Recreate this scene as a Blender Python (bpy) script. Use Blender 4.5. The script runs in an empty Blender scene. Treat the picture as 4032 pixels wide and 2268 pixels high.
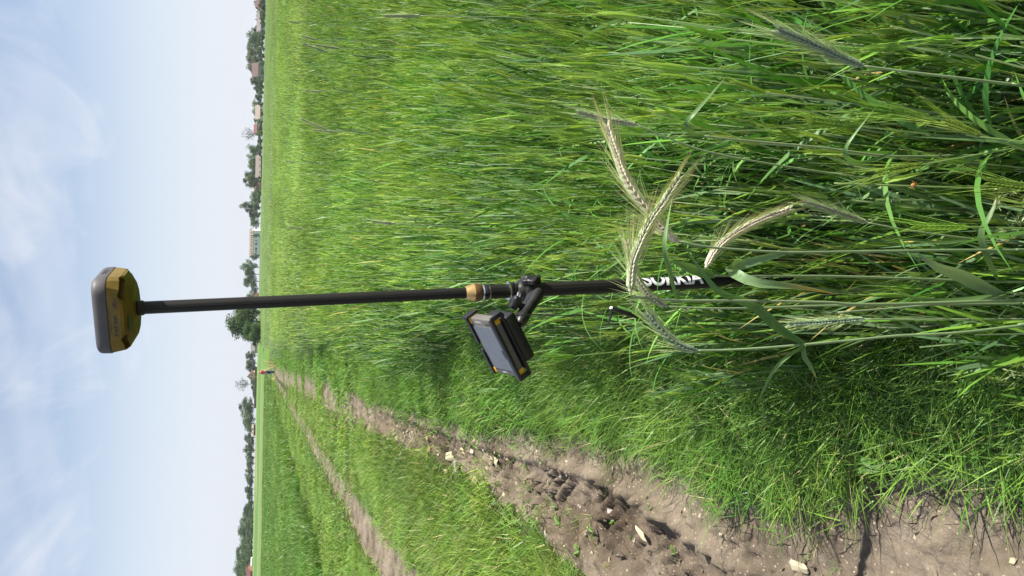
import bpy, bmesh, math, random
import numpy as np
from mathutils import Vector, Matrix, Quaternion, Euler

random.seed(7)
RNG = np.random.default_rng(7)
scene = bpy.context.scene
COL = scene.collection

# ------------------------------------------------------------------ camera
F_PX, CAM_H = 3030.0, 1.68
PITCH, ROLL = math.radians(18.16), math.radians(1.03)
cam_data = bpy.data.cameras.new('camera')
cam_data.sensor_fit = 'HORIZONTAL'
cam_data.sensor_width = 36.0
cam_data.lens = 36.0 * F_PX / 4032.0
cam_data.clip_start = 0.02
cam_data.clip_end = 8000
cam = bpy.data.objects.new('camera', cam_data)
COL.objects.link(cam)
cam.matrix_world = (Matrix.Translation((0, 0, CAM_H))
                    @ Matrix.Rotation(math.pi / 2 - PITCH, 4, 'X')
                    @ Matrix.Rotation(-math.pi / 2 + ROLL, 4, 'Z'))
scene.camera = cam

# ------------------------------------------------------------------ sky, sun, exposure
SUN_EL = math.radians(50)
SUN_H = Vector((0.988, -0.155, 0)).normalized()
SUN = Vector((SUN_H.x * math.cos(SUN_EL), SUN_H.y * math.cos(SUN_EL), math.sin(SUN_EL)))
world = bpy.data.worlds.new('World')
scene.world = world
world.use_nodes = True
wn, wl = world.node_tree.nodes, world.node_tree.links
wn.clear()
w_out = wn.new('ShaderNodeOutputWorld')
w_bg = wn.new('ShaderNodeBackground')
w_sky = wn.new('ShaderNodeTexSky')
w_sky.sky_type = 'NISHITA'
w_sky.sun_disc = False
w_sky.sun_elevation = SUN_EL
w_sky.sun_rotation = math.atan2(SUN_H.x, SUN_H.y)
w_sky.altitude = 100
w_sky.air_density = 1.0
w_sky.dust_density = 0.7
w_sky.ozone_density = 2.2
w_bg.inputs['Strength'].default_value = 0.072
# thin cirrus: noise on the sky direction projected to a flat layer overhead
tc = wn.new('ShaderNodeTexCoord')
sep = wn.new('ShaderNodeSeparateXYZ')
wl.new(tc.outputs['Generated'], sep.inputs[0])
def wmath(op, a, b=None, clamp=False):
    n = wn.new('ShaderNodeMath'); n.operation = op; n.use_clamp = clamp
    for i, v in enumerate((a, b)):
        if v is None: continue
        if isinstance(v, (int, float)): n.inputs[i].default_value = v
        else: wl.new(v, n.inputs[i])
    return n.outputs[0]
zc = wmath('MAXIMUM', wmath('ADD', sep.outputs['Z'], 0.14), 0.05)
cmb = wn.new('ShaderNodeCombineXYZ')
wl.new(wmath('DIVIDE', sep.outputs['X'], zc), cmb.inputs[0])
wl.new(wmath('DIVIDE', sep.outputs['Y'], zc), cmb.inputs[1])
def cloud(rot, sc, nscale, detail, lo, hi, dist, loc=(0, 0, 0)):
    mp = wn.new('ShaderNodeMapping')
    mp.inputs['Rotation'].default_value = (0, 0, rot)
    mp.inputs['Scale'].default_value = sc
    mp.inputs['Location'].default_value = loc
    wl.new(cmb.outputs[0], mp.inputs[0])
    nz = wn.new('ShaderNodeTexNoise')
    nz.inputs['Scale'].default_value = nscale
    nz.inputs['Detail'].default_value = detail
    nz.inputs['Roughness'].default_value = 0.6
    nz.inputs['Distortion'].default_value = dist
    wl.new(mp.outputs[0], nz.inputs['Vector'])
    mr = wn.new('ShaderNodeMapRange')
    mr.interpolation_type = 'SMOOTHSTEP'
    mr.inputs['From Min'].default_value = lo
    mr.inputs['From Max'].default_value = hi
    wl.new(nz.outputs['Fac'], mr.inputs['Value'])
    return mr.outputs[0]
c1 = cloud(0.5, (1.0, 0.55, 1), 0.62, 4, 0.36, 0.66, 0.5, (1.3, 0.2, 0))
c2 = cloud(0.75, (1.7, 0.45, 1), 2.2, 9, 0.40, 0.78, 0.9, (0.4, 2.2, 0))
cov = wmath('ADD', wmath('MULTIPLY', c1, 0.62), wmath('MULTIPLY', c2, 0.38), True)
veil = wn.new('ShaderNodeMapRange'); veil.interpolation_type = 'SMOOTHSTEP'
veil.inputs['From Min'].default_value = 0.0; veil.inputs['From Max'].default_value = 0.34
veil.inputs['To Min'].default_value = 1.0; veil.inputs['To Max'].default_value = 0.0
wl.new(sep.outputs['Z'], veil.inputs['Value'])
cov = wmath('ADD', wmath('MULTIPLY', cov, 0.85), 0.13, True)
cov = wmath('MAXIMUM', cov, wmath('MULTIPLY', veil.outputs[0], 0.9), True)
w_mix = wn.new('ShaderNodeMixRGB')
w_mix.inputs['Color2'].default_value = (5.75, 6.0, 6.65, 1)
wl.new(cov, w_mix.inputs['Fac'])
wl.new(w_sky.outputs[0], w_mix.inputs['Color1'])
wl.new(w_mix.outputs[0], w_bg.inputs['Color'])
wl.new(w_bg.outputs[0], w_out.inputs['Surface'])

sun_data = bpy.data.lights.new('sun', 'SUN')
sun_data.energy = 5.0
sun_data.angle = math.radians(0.53)
sun_data.color = (1.0, 0.95, 0.87)
sun = bpy.data.objects.new('sun', sun_data)
sun.rotation_euler = SUN.to_track_quat('Z', 'Y').to_euler()
sun.location = (20, -3, 30)
COL.objects.link(sun)

scene.view_settings.view_transform = 'Standard'
scene.view_settings.look = 'None'
scene.view_settings.exposure = 1.02
scene.view_settings.gamma = 1.0
scene.view_settings.use_curve_mapping = False
scene.cycles.max_bounces = 7
scene.cycles.diffuse_bounces = 3
scene.cycles.glossy_bounces = 3
scene.cycles.transmission_bounces = 4
scene.cycles.transparent_max_bounces = 6
scene.cycles.volume_bounces = 0
scene.cycles.sample_clamp_indirect = 4.0

# ------------------------------------------------------------------ pixel to direction
def ray(px, py):
    u, v = (1134.0 - py) / F_PX, (2016.0 - px) / F_PX
    r = u * math.cos(ROLL) - v * math.sin(ROLL)
    up = u * math.sin(ROLL) + v * math.cos(ROLL)
    c, s = math.cos(PITCH), math.sin(PITCH)
    return Vector((r, c + s * up, -s + c * up))
def at(px, py, y):
    """the point at ground distance y (metres ahead) seen at that pixel"""
    d = ray(px, py)
    return Vector((0, 0, CAM_H)) + d * (y / d.y)

# ------------------------------------------------------------------ numpy noise
def _hash(ix, iy, seed):
    h = (ix * 374761393 + iy * 668265263 + seed * 1274126177) & 0xFFFFFFFF
    h = ((h ^ (h >> 13)) * 1274126177) & 0xFFFFFFFF
    return ((h ^ (h >> 16)) & 0xFFFF) / 65535.0
def vnoise(x, y, seed=0):
    x = np.asarray(x, float); y = np.asarray(y, float)
    ix = np.floor(x).astype(np.int64); iy = np.floor(y).astype(np.int64)
    fx = x - ix; fy = y - iy
    fx = fx * fx * (3 - 2 * fx); fy = fy * fy * (3 - 2 * fy)
    a = _hash(ix, iy, seed); b = _hash(ix + 1, iy, seed)
    c = _hash(ix, iy + 1, seed); d = _hash(ix + 1, iy + 1, seed)
    return (a * (1 - fx) + b * fx) * (1 - fy) + (c * (1 - fx) + d * fx) * fy
def fbm(x, y, seed=0, octv=4):
    s = 0; a = 0.5; t = 0
    for i in range(octv):
        s = s + a * vnoise(np.asarray(x) * 2 ** i, np.asarray(y) * 2 ** i, seed + i * 17); t += a; a *= 0.5
    return s / t
def sstep(a, b, x):
    t = np.clip((np.asarray(x, float) - a) / (b - a), 0, 1)
    return t * t * (3 - 2 * t)

# ------------------------------------------------------------------ object helpers
def link(o, parent=None):
    COL.objects.link(o)
    if parent is not None: o.parent = parent
    return o
def tag(o, label=None, cat=None, group=None, kind=None):
    if label: o['label'] = label
    if cat: o['category'] = cat
    if group: o['group'] = group
    if kind: o['kind'] = kind
    return o
def empty(name, loc=(0, 0, 0), label=None, cat=None, group=None):
    o = bpy.data.objects.new(name, None)
    o.location = loc; o.empty_display_size = 0.05
    link(o); return tag(o, label, cat, group)
def mesh_obj(name, verts, faces, mat=None, parent=None, smooth=False, cols=None):
    me = bpy.data.meshes.new(name)
    me.from_pydata([tuple(v) for v in verts] if not isinstance(verts, np.ndarray) else verts.tolist(), [],
                   faces if not isinstance(faces, np.ndarray) else faces.tolist())
    if cols is not None:
        at_ = me.color_attributes.new('tint', 'FLOAT_COLOR', 'POINT')
        at_.data.foreach_set('color', np.asarray(cols, np.float32).ravel())
    if mat is not None: me.materials.append(mat)
    if smooth: me.polygons.foreach_set('use_smooth', [True] * len(me.polygons))
    me.update()
    o = bpy.data.objects.new(name, me)
    return link(o, parent)
def bm_obj(name, bm, mat=None, parent=None, smooth=False, angle=None):
    me = bpy.data.meshes.new(name)
    bm.normal_update()
    bm.to_mesh(me); bm.free()
    if mat is not None: me.materials.append(mat)
    if smooth: me.polygons.foreach_set('use_smooth', [True] * len(me.polygons))
    if smooth and angle is not None:
        me.set_sharp_from_angle(angle=math.radians(angle))
    o = bpy.data.objects.new(name, me)
    return link(o, parent)
def bm_box(bm, c, s, rot=None, bevel=0.0, seg=2):
    r = bmesh.ops.create_cube(bm, size=1.0)
    m = Matrix.Translation(c) @ (rot.to_4x4() if rot is not None else Matrix()) @ Matrix.Diagonal((s[0], s[1], s[2], 1))
    bmesh.ops.transform(bm, matrix=m, verts=r['verts'])
    if bevel > 0:
        es = list({e for v in r['verts'] for e in v.link_edges})
        bmesh.ops.bevel(bm, geom=es, offset=bevel, segments=seg, profile=0.5, affect='EDGES')
def bm_tube(bm, pts, rads, n=10, caps=True, flat=1.0):
    """tube through points with a radius at each"""
    pts = [Vector(p) for p in pts]
    rings = []
    prev = None
    for i, p in enumerate(pts):
        d = (pts[min(i + 1, len(pts) - 1)] - pts[max(i - 1, 0)])
        d = d.normalized() if d.length > 1e-9 else Vector((0, 0, 1))
        if prev is None:
            a = Vector((0, 0, 1)) if abs(d.z) < 0.9 else Vector((0, 1, 0))
            s = d.cross(a).normalized()
        else:
            s = (prev - d * prev.dot(d)).normalized()
        prev = s
        t = d.cross(s)
        r = rads[i] if hasattr(rads, '__len__') else rads
        rings.append([bm.verts.new(p + (s * math.cos(2 * math.pi * k / n) + t * math.sin(2 * math.pi * k / n) * flat) * r) for k in range(n)])
    for a, b in zip(rings, rings[1:]):
        for k in range(n):
            bm.faces.new((a[k], a[(k + 1) % n], b[(k + 1) % n], b[k]))
    if caps:
        bm.faces.new(rings[0][::-1]); bm.faces.new(rings[-1])
    return rings
def bm_lathe(bm, prof, axis_m=None, n=28):
    """prof: list of (radius, height); axis_m: 4x4 placing local z"""
    m = axis_m or Matrix()
    rings = []
    for r, z in prof:
        rings.append([bm.verts.new(m @ Vector((r * math.cos(2 * math.pi * k / n), r * math.sin(2 * math.pi * k / n), z))) for k in range(n)])
    for a, b in zip(rings, rings[1:]):
        for k in range(n):
            bm.faces.new((a[k], a[(k + 1) % n], b[(k + 1) % n], b[k]))
    bm.faces.new(rings[0][::-1]); bm.faces.new(rings[-1])
def catmull(pts, n):
    """smooth curve through points"""
    P = [Vector(p) for p in pts]
    P = [P[0] * 2 - P[1]] + P + [P[-1] * 2 - P[-2]]
    out = []
    segs = len(P) - 3
    for i in range(n):
        u = i / (n - 1) * segs
        k = min(int(u), segs - 1); t = u - k
        a, b, c, d = P[k:k + 4]
        out.append(0.5 * ((2 * b) + (c - a) * t + (2 * a - 5 * b + 4 * c - d) * t * t + (3 * b - a - 3 * c + d) * t ** 3))
    return out

# ------------------------------------------------------------------ materials
def new_mat(name):
    m = bpy.data.materials.new(name); m.use_nodes = True
    nt = m.node_tree
    return m, nt, nt.nodes['Principled BSDF'], nt.nodes['Material Output']
def plain(name, col, rough=0.5, metal=0.0, spec=0.5, noise=0.0, nscale=40.0, bump=0.0, coat=0.0):
    m, nt, b, out = new_mat(name)
    b.inputs['Base Color'].default_value = (*col, 1)
    b.inputs['Roughness'].default_value = rough
    b.inputs['Metallic'].default_value = metal
    b.inputs['Specular IOR Level'].default_value = spec
    b.inputs['Coat Weight'].default_value = coat
    if noise > 0 or bump > 0:
        tcn = nt.nodes.new('ShaderNodeTexCoord')
        nz = nt.nodes.new('ShaderNodeTexNoise')
        nz.inputs['Scale'].default_value = nscale
        nz.inputs['Detail'].default_value = 5
        nt.links.new(tcn.outputs['Object'], nz.inputs['Vector'])
        if noise > 0:
            mr = nt.nodes.new('ShaderNodeMapRange')
            mr.inputs['From Min'].default_value = 0.3; mr.inputs['From Max'].default_value = 0.7
            mr.inputs['To Min'].default_value = 1 - noise; mr.inputs['To Max'].default_value = 1 + noise
            nt.links.new(nz.outputs['Fac'], mr.inputs['Value'])
            mx = nt.nodes.new('ShaderNodeMixRGB'); mx.blend_type = 'MULTIPLY'; mx.inputs['Fac'].default_value = 1
            mx.inputs['Color1'].default_value = (*col, 1)
            nt.links.new(mr.outputs[0], mx.inputs['Color2'])
            nt.links.new(mx.outputs[0], b.inputs['Base Color'])
        if bump > 0:
            bp = nt.nodes.new('ShaderNodeBump'); bp.inputs['Strength'].default_value = bump
            bp.inputs['Distance'].default_value = 0.002
            nt.links.new(nz.outputs['Fac'], bp.inputs['Height'])
            nt.links.new(bp.outputs[0], b.inputs['Normal'])
    return m
def leaf_mat(name, gain=1.0, transl=0.35, rough=0.45, spec=0.35, vary=0.25, hue=0.02, patch=0.0):
    """foliage: colour from the plant's own tint, a little different for every plant"""
    m, nt, b, out = new_mat(name)
    N, L = nt.nodes, nt.links
    att = N.new('ShaderNodeAttribute'); att.attribute_name = 'tint'
    oi = N.new('ShaderNodeObjectInfo')
    hsv = N.new('ShaderNodeHueSaturation')
    mr = N.new('ShaderNodeMapRange')
    mr.inputs['To Min'].default_value = gain * (1 - vary); mr.inputs['To Max'].default_value = gain * (1 + vary)
    L.new(oi.outputs['Random'], mr.inputs['Value'])
    val = mr.outputs[0]
    if patch > 0:     # broad drifts of paler and darker growth across the field
        geo = N.new('ShaderNodeNewGeometry')
        mp = N.new('ShaderNodeMapping'); mp.inputs['Scale'].default_value = (0.5, 0.16, 0.5)
        nz = N.new('ShaderNodeTexNoise'); nz.inputs['Scale'].default_value = 1.0; nz.inputs['Detail'].default_value = 3
        L.new(geo.outputs['Position'], mp.inputs[0]); L.new(mp.outputs[0], nz.inputs['Vector'])
        m2 = N.new('ShaderNodeMapRange')
        m2.inputs['From Min'].default_value = 0.3; m2.inputs['From Max'].default_value = 0.7
        m2.inputs['To Min'].default_value = 1 - patch; m2.inputs['To Max'].default_value = 1 + patch
        L.new(nz.outputs['Fac'], m2.inputs['Value'])
        mm = N.new('ShaderNodeMath'); mm.operation = 'MULTIPLY'
        L.new(val, mm.inputs[0]); L.new(m2.outputs[0], mm.inputs[1]); val = mm.outputs[0]
    L.new(val, hsv.inputs['Value'])
    m3 = N.new('ShaderNodeMapRange')
    m3.inputs['To Min'].default_value = 0.5 - hue; m3.inputs['To Max'].default_value = 0.5 + hue
    fr = N.new('ShaderNodeMath'); fr.operation = 'FRACT'
    ml = N.new('ShaderNodeMath'); ml.operation = 'MULTIPLY'; ml.inputs[1].default_value = 7.31
    L.new(oi.outputs['Random'], ml.inputs[0]); L.new(ml.outputs[0], fr.inputs[0])
    L.new(fr.outputs[0], m3.inputs['Value']); L.new(m3.outputs[0], hsv.inputs['Hue'])
    L.new(att.outputs['Color'], hsv.inputs['Color'])
    L.new(hsv.outputs[0], b.inputs['Base Color'])
    b.inputs['Roughness'].default_value = rough
    b.inputs['Specular IOR Level'].default_value = spec
    tr = N.new('ShaderNodeBsdfTranslucent')
    mul = N.new('ShaderNodeMixRGB'); mul.blend_type = 'MULTIPLY'; mul.inputs['Fac'].default_value = 1
    mul.inputs['Color2'].default_value = (1.35, 1.35, 0.5, 1)
    L.new(hsv.outputs[0], mul.inputs['Color1']); L.new(mul.outputs[0], tr.inputs['Color'])
    mix = N.new('ShaderNodeMixShader'); mix.inputs['Fac'].default_value = transl
    L.new(b.outputs[0], mix.inputs[1]); L.new(tr.outputs[0], mix.inputs[2])
    L.new(mix.outputs[0], out.inputs['Surface'])
    return m
# ------------------------------------------------------------------ layout of the lane (metres, from the photograph)
RY = [0, 1.31, 1.48, 1.62, 1.92, 2.31, 2.56, 3.22, 4.23, 5.95, 7.76, 11.35, 16.4, 23.2, 50, 90, 130]
RX = [-.52, -.45, -.42, -.44, -.58, -.71, -.76, -.75, -.88, -1.14, -1.36, -1.76, -2.21, -2.72, -5.35, -9.0, -13.1]
LY = [0, 3.84, 4.32, 4.93, 5.93, 7.73, 9.63, 14.93, 23.19, 50, 90, 130]
LX = [-1.80, -1.60, -1.54, -1.52, -1.52, -1.72, -1.96, -2.62, -3.45, -6.35, -10.1, -14.2]
def rut_right(y): return np.interp(y, RY, RX)          # right edge of the near rut
def rut_left(y): return np.interp(y, LY, LX)           # left edge of the near rut
def rut2(y): return -2.85 - 0.085 * np.asarray(y, float)      # centre of the far rut
def rut2_hw(y): return np.interp(y, [0, 8, 12, 16, 130], [0.40, 0.39, 0.33, 0.23, 0.24])
def field_edge(y): return 0.02 - 0.07 * np.asarray(y, float)  # edge of the barley
def left_crop(y): return rut2(y) - 2.9
def soil_mask(x, y):
    x = np.asarray(x, float); y = np.asarray(y, float)
    w1 = 0.16 * (fbm(x * 3.1, y * 2.2, 5, 3) - 0.5) + 0.05 * (vnoise(x * 17, y * 17, 9) - 0.5)
    ed = np.interp(y, [0, 6, 20], [0.05, 0.07, 0.10])
    a = sstep(-ed, ed, rut_right(y) - x + w1) * sstep(-ed, ed, x - rut_left(y) + w1 * 1.5)
    w2 = 0.16 * (fbm(x * 2.1, y * 1.2, 25, 3) - 0.5)
    b = sstep(-0.12, 0.06, rut2_hw(y) - np.abs(x - rut2(y)) + w2)
    b = b * np.interp(y, [0, 60, 80], [1, 0.95, 0.6])
    g = fbm(x * 0.6, y * 0.35, 77, 3)                  # grass creeps over the ruts in places
    m = np.maximum(a, b) * (1 - 0.8 * sstep(0.56, 0.66, g) * sstep(9, 15, y))
    return m * (1 - sstep(95, 115, y))
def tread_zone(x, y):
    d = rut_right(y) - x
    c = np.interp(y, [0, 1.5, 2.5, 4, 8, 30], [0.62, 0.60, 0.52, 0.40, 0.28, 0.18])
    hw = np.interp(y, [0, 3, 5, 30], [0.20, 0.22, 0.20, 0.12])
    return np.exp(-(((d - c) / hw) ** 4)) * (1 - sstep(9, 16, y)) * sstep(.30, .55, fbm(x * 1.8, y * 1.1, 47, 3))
def ground_z(x, y):
    x = np.asarray(x, float); y = np.asarray(y, float)
    m = soil_mask(x, y)
    near = 1 - sstep(20, 60, y)
    z = 0.03 * (fbm(x * 0.8, y * 0.8, 3, 3) - 0.5) * near
    z = z + 0.03 * (1 - m) * (fbm(x * 5, y * 5, 8, 3) - 0.2) * near
    z = z - 0.06 * m * near
    # wheel marks and clods in the near rut
    rr, rl = rut_right(y), rut_left(y)
    d = rr - x                                         # distance in from the right edge
    c = np.interp(y, [0, 1.5, 2.5, 4, 8, 30], [0.62, 0.60, 0.52, 0.40, 0.28, 0.18])
    hw = np.interp(y, [0, 3, 5, 30], [0.20, 0.22, 0.20, 0.12])
    tread = np.exp(-(((d - c) / hw) ** 4)) * m * (1 - sstep(8, 14, y))
    q = (y + 1.5 * (d - c) * np.where(d > c, 1, -.9) + 0.10 * fbm(x * 5, y * 5, 31, 2)) / 0.125
    lug = np.abs(q - np.floor(q) - 0.5) * 2
    lug = sstep(0.38, 0.62, lug)
    wob = 0.10 + 0.90 * sstep(0.36, 0.68, fbm(x * 4.4, y * 3.0, 41, 3))
    z = z + tread * (lug * 0.058 * wob - 0.037)
    ridge = np.exp(-(((d - c - hw * 1.05) / 0.05) ** 2)) + np.exp(-(((d - c + hw * 1.05) / 0.04) ** 2))
    z = z + ridge * m * 0.045 * (1 - sstep(8, 14, y)) * (0.4 + fbm(x * 7, y * 7, 44, 2))
    clod = fbm(x * 16, y * 16, 51, 3)
    z = z + m * near * (0.16 * np.clip(clod - 0.52, 0, 1) + 0.028 * (fbm(x * 34, y * 34, 52, 2) - 0.5) + 0.03 * (fbm(x * 4, y * 4, 53, 2) - 0.5))
    # the land rises gently towards the village
    far = sstep(150, 540, y) * np.clip(2.05 - 1.0 * x / 187.0, 0.4, 3.6)
    return z + far

def axis(parts):
    out = [parts[0][0]]
    for a, b, s0, s1 in parts:
        v = a
        while v < b - 1e-6:
            t = (v - a) / (b - a)
            v = min(b, v + s0 * (s1 / s0) ** t)
            out.append(v)
    return np.array(out)
gx_ = np.concatenate([-axis([(2.3, 5, .05, .07), (5, 13, .07, .16), (13, 40, .2, 6), (40, 400, 6, 40), (400, 2500, 40, 500)])[::-1],
                      axis([(-2.3, -0.35, .016, .016), (-0.35, 2, .03, .2), (2, 40, .2, 5), (40, 400, 5, 40), (400, 2500, 40, 500)])[1:]])
gy_ = axis([(-60, -2, 15, 1), (-2, 1.0, .3, .1), (1.0, 4.5, .016, .016), (4.5, 9, .02, .05), (9, 25, .05, .25), (25, 90, .3, 2.0), (90, 640, 3, 9), (640, 4000, 12, 900)])
GX, GY = np.meshgrid(gx_, gy_)
GZ = ground_z(GX, GY)
GM = soil_mask(GX, GY)
nx, ny = len(gx_), len(gy_)

# crop colours of the land in the distance (each strip is another crop)
def land_colour(x, y):
    n = fbm(x * 0.02, y * 0.05, 61, 3)
    grass = np.stack([0.095 + 0.03 * n, 0.165 + 0.03 * n, 0.032 + 0 * n], -1)
    c = grass
    def strip(c, y0, y1, col, skew=0.0, x0=-4000, x1=4000):
        yy = y - skew * x
        k = (sstep(y0 - 4, y0 + 4, yy) * (1 - sstep(y1 - 4, y1 + 4, yy)) * sstep(x0 - 6, x0 + 6, x) * (1 - sstep(x1 - 6, x1 + 6, x)))[..., None]
        return c * (1 - k) + np.array(col) * k
    c = strip(c, 175, 215, (0.13, 0.20, 0.055), -0.1, -4000, -10)
    c = strip(c, 215, 262, (0.14, 0.185, 0.06), -0.1, -4000, -14)
    c = strip(c, 262, 285, (0.16, 0.23, 0.07), -0.1, -4000, -14)
    c = strip(c, 285, 390, (0.085, 0.17, 0.045), -0.1, -4000, -14)
    c = strip(c, 390, 520, (0.15, 0.22, 0.05), -0.1, -4000, -30)
    c = strip(c, 330, 450, (0.22, 0.22, 0.09), -0.25, -98, -80)
    c = strip(c, 180, 330, (0.10, 0.19, 0.035), 0.1, -26, -2)
    c = strip(c, 240, 480, (0.105, 0.165, 0.05), 0.0, -8, 4000)
    return c
GC = land_colour(GX, GY)
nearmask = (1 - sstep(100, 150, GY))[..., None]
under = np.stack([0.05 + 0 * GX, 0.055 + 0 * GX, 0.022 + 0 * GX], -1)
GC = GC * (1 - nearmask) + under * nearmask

# damp mud where the tyres churned it
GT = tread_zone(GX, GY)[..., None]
def soil_material():
    m, nt, b, out = new_mat('soil')
    N, L = nt.nodes, nt.links
    geo = N.new('ShaderNodeNewGeometry')
    def noise(sc, det=4, rough=0.55):
        n = N.new('ShaderNodeTexNoise'); n.inputs['Scale'].default_value = sc; n.inputs['Detail'].default_value = det
        n.inputs['Roughness'].default_value = rough
        L.new(geo.outputs['Position'], n.inputs['Vector']); return n
    n1, n2 = noise(2.3, 6), noise(28, 5, 0.7)
    r1 = N.new('ShaderNodeValToRGB')
    r1.color_ramp.elements[0].position = 0.36; r1.color_ramp.elements[0].color = (0.105, 0.083, 0.060, 1)
    r1.color_ramp.elements[1].position = 0.62; r1.color_ramp.elements[1].color = (0.245, 0.203, 0.155, 1)
    L.new(n1.outputs['Fac'], r1.inputs[0])
    r2 = N.new('ShaderNodeValToRGB')
    r2.color_ramp.elements[0].position = 0.3; r2.color_ramp.elements[0].color = (0.72, 0.7, 0.68, 1)
    r2.color_ramp.elements[1].position = 0.7; r2.color_ramp.elements[1].color = (1.15, 1.14, 1.12, 1)
    L.new(n2.outputs['Fac'], r2.inputs[0])
    mx = N.new('ShaderNodeMixRGB'); mx.blend_type = 'MULTIPLY'; mx.inputs['Fac'].default_value = 1
    L.new(r1.outputs[0], mx.inputs['Color1']); L.new(r2.outputs[0], mx.inputs['Color2'])
    # fine grit: pale limestone crumbs pressed into the mud
    vo = N.new('ShaderNodeTexVoronoi'); vo.inputs['Scale'].default_value = 75; vo.inputs['Randomness'].default_value = 1
    L.new(geo.outputs['Position'], vo.inputs['Vector'])
    lt = N.new('ShaderNodeMath'); lt.operation = 'LESS_THAN'; lt.inputs[1].default_value = 0.27
    L.new(vo.outputs['Distance'], lt.inputs[0])
    sepc = N.new('ShaderNodeSeparateColor'); L.new(vo.outputs['Color'], sepc.inputs[0])
    gt = N.new('ShaderNodeMath'); gt.operation = 'GREATER_THAN'; gt.inputs[1].default_value = 0.72
    L.new(sepc.outputs[0], gt.inputs[0])
    mu = N.new('ShaderNodeMath'); mu.operation = 'MULTIPLY'
    L.new(lt.outputs[0], mu.inputs[0]); L.new(gt.outputs[0], mu.inputs[1])
    mx2 = N.new('ShaderNodeMixRGB'); mx2.inputs['Color2'].default_value = (0.36, 0.30, 0.22, 1)
    L.new(mu.outputs[0], mx2.inputs['Fac']); L.new(mx.outputs[0], mx2.inputs['Color1'])
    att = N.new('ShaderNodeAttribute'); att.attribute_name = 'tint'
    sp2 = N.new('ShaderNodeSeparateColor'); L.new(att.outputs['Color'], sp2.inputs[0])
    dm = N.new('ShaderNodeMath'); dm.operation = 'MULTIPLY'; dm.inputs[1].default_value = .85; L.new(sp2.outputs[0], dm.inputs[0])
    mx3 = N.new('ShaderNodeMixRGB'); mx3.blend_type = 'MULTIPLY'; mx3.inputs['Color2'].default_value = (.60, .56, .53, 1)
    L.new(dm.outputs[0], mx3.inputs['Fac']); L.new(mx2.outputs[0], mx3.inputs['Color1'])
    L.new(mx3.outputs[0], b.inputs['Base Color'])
    b.inputs['Roughness'].default_value = 0.9; b.inputs['Specular IOR Level'].default_value = 0.2
    bp = N.new('ShaderNodeBump'); bp.inputs['Strength'].default_value = 0.9; bp.inputs['Distance'].default_value = 0.018
    n3 = noise(38, 8, 0.72); L.new(n3.outputs['Fac'], bp.inputs['Height']); L.new(bp.outputs[0], b.inputs['Normal'])
    return m
def land_material():
    m, nt, b, out = new_mat('land')
    N, L = nt.nodes, nt.links
    att = N.new('ShaderNodeAttribute'); att.attribute_name = 'tint'
    geo = N.new('ShaderNodeNewGeometry')
    nz = N.new('ShaderNodeTexNoise'); nz.inputs['Scale'].default_value = 1.4; nz.inputs['Detail'].default_value = 8
    L.new(geo.outputs['Position'], nz.inputs['Vector'])
    mr = N.new('ShaderNodeMapRange'); mr.inputs['From Min'].default_value = 0.3; mr.inputs['From Max'].default_value = 0.7
    mr.inputs['To Min'].default_value = 0.75; mr.inputs['To Max'].default_value = 1.25
    L.new(nz.outputs['Fac'], mr.inputs['Value'])
    mx = N.new('ShaderNodeMixRGB'); mx.blend_type = 'MULTIPLY'; mx.inputs['Fac'].default_value = 1
    L.new(att.outputs['Color'], mx.inputs['Color1']); L.new(mr.outputs[0], mx.inputs['Color2'])
    L.new(mx.outputs[0], b.inputs['Base Color'])
    b.inputs['Roughness'].default_value = 0.95; b.inputs['Specular IOR Level'].default_value = 0.1
    return m
M_SOIL, M_LAND = soil_material(), land_material()
V = np.stack([GX, GY, GZ], -1).reshape(-1, 3)
idx = np.arange(nx * ny).reshape(ny, nx)
Fq = np.stack([idx[:-1, :-1], idx[:-1, 1:], idx[1:, 1:], idx[1:, :-1]], -1).reshape(-1, 4)
fm = (GM[:-1, :-1] + GM[:-1, 1:] + GM[1:, 1:] + GM[1:, :-1]).reshape(-1) / 4
CC = np.concatenate([GC, np.ones(GC.shape[:2] + (1,))], -1).reshape(-1, 4)
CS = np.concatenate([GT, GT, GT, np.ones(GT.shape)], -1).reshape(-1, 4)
def sub_mesh(name, sel, mat, cc):
    f = Fq[sel]; u, inv = np.unique(f, return_inverse=True)
    return mesh_obj(name, V[u], inv.reshape(f.shape), mat, smooth=True, cols=cc[u])
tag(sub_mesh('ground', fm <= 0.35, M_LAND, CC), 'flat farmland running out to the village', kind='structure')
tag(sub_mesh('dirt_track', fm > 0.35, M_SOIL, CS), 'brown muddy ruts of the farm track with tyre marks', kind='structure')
# ------------------------------------------------------------------ vegetation: batches of ribbons
M_BARLEY = leaf_mat('barley', 1.17, 0.20, 0.45, 0.32, 0.20, 0.015, 0.20)
M_GRASS = leaf_mat('grass', 1.06, 0.22, 0.45, 0.4, 0.28, 0.02, 0.22)
M_CROP = leaf_mat('young_crop', 1.05, 0.26, 0.42, 0.4, 0.25, 0.015, 0.2)
M_RYE = leaf_mat('rye', 1.0, 0.28, 0.45, 0.4, 0.12, 0.01)
M_EAR = leaf_mat('rye_ear', 1.0, 0.22, 0.5, 0.35, 0.12, 0.012)
M_TREE = leaf_mat('tree_leaves', 1.0, 0.25, 0.55, 0.25, 0.2, 0.02)

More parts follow.
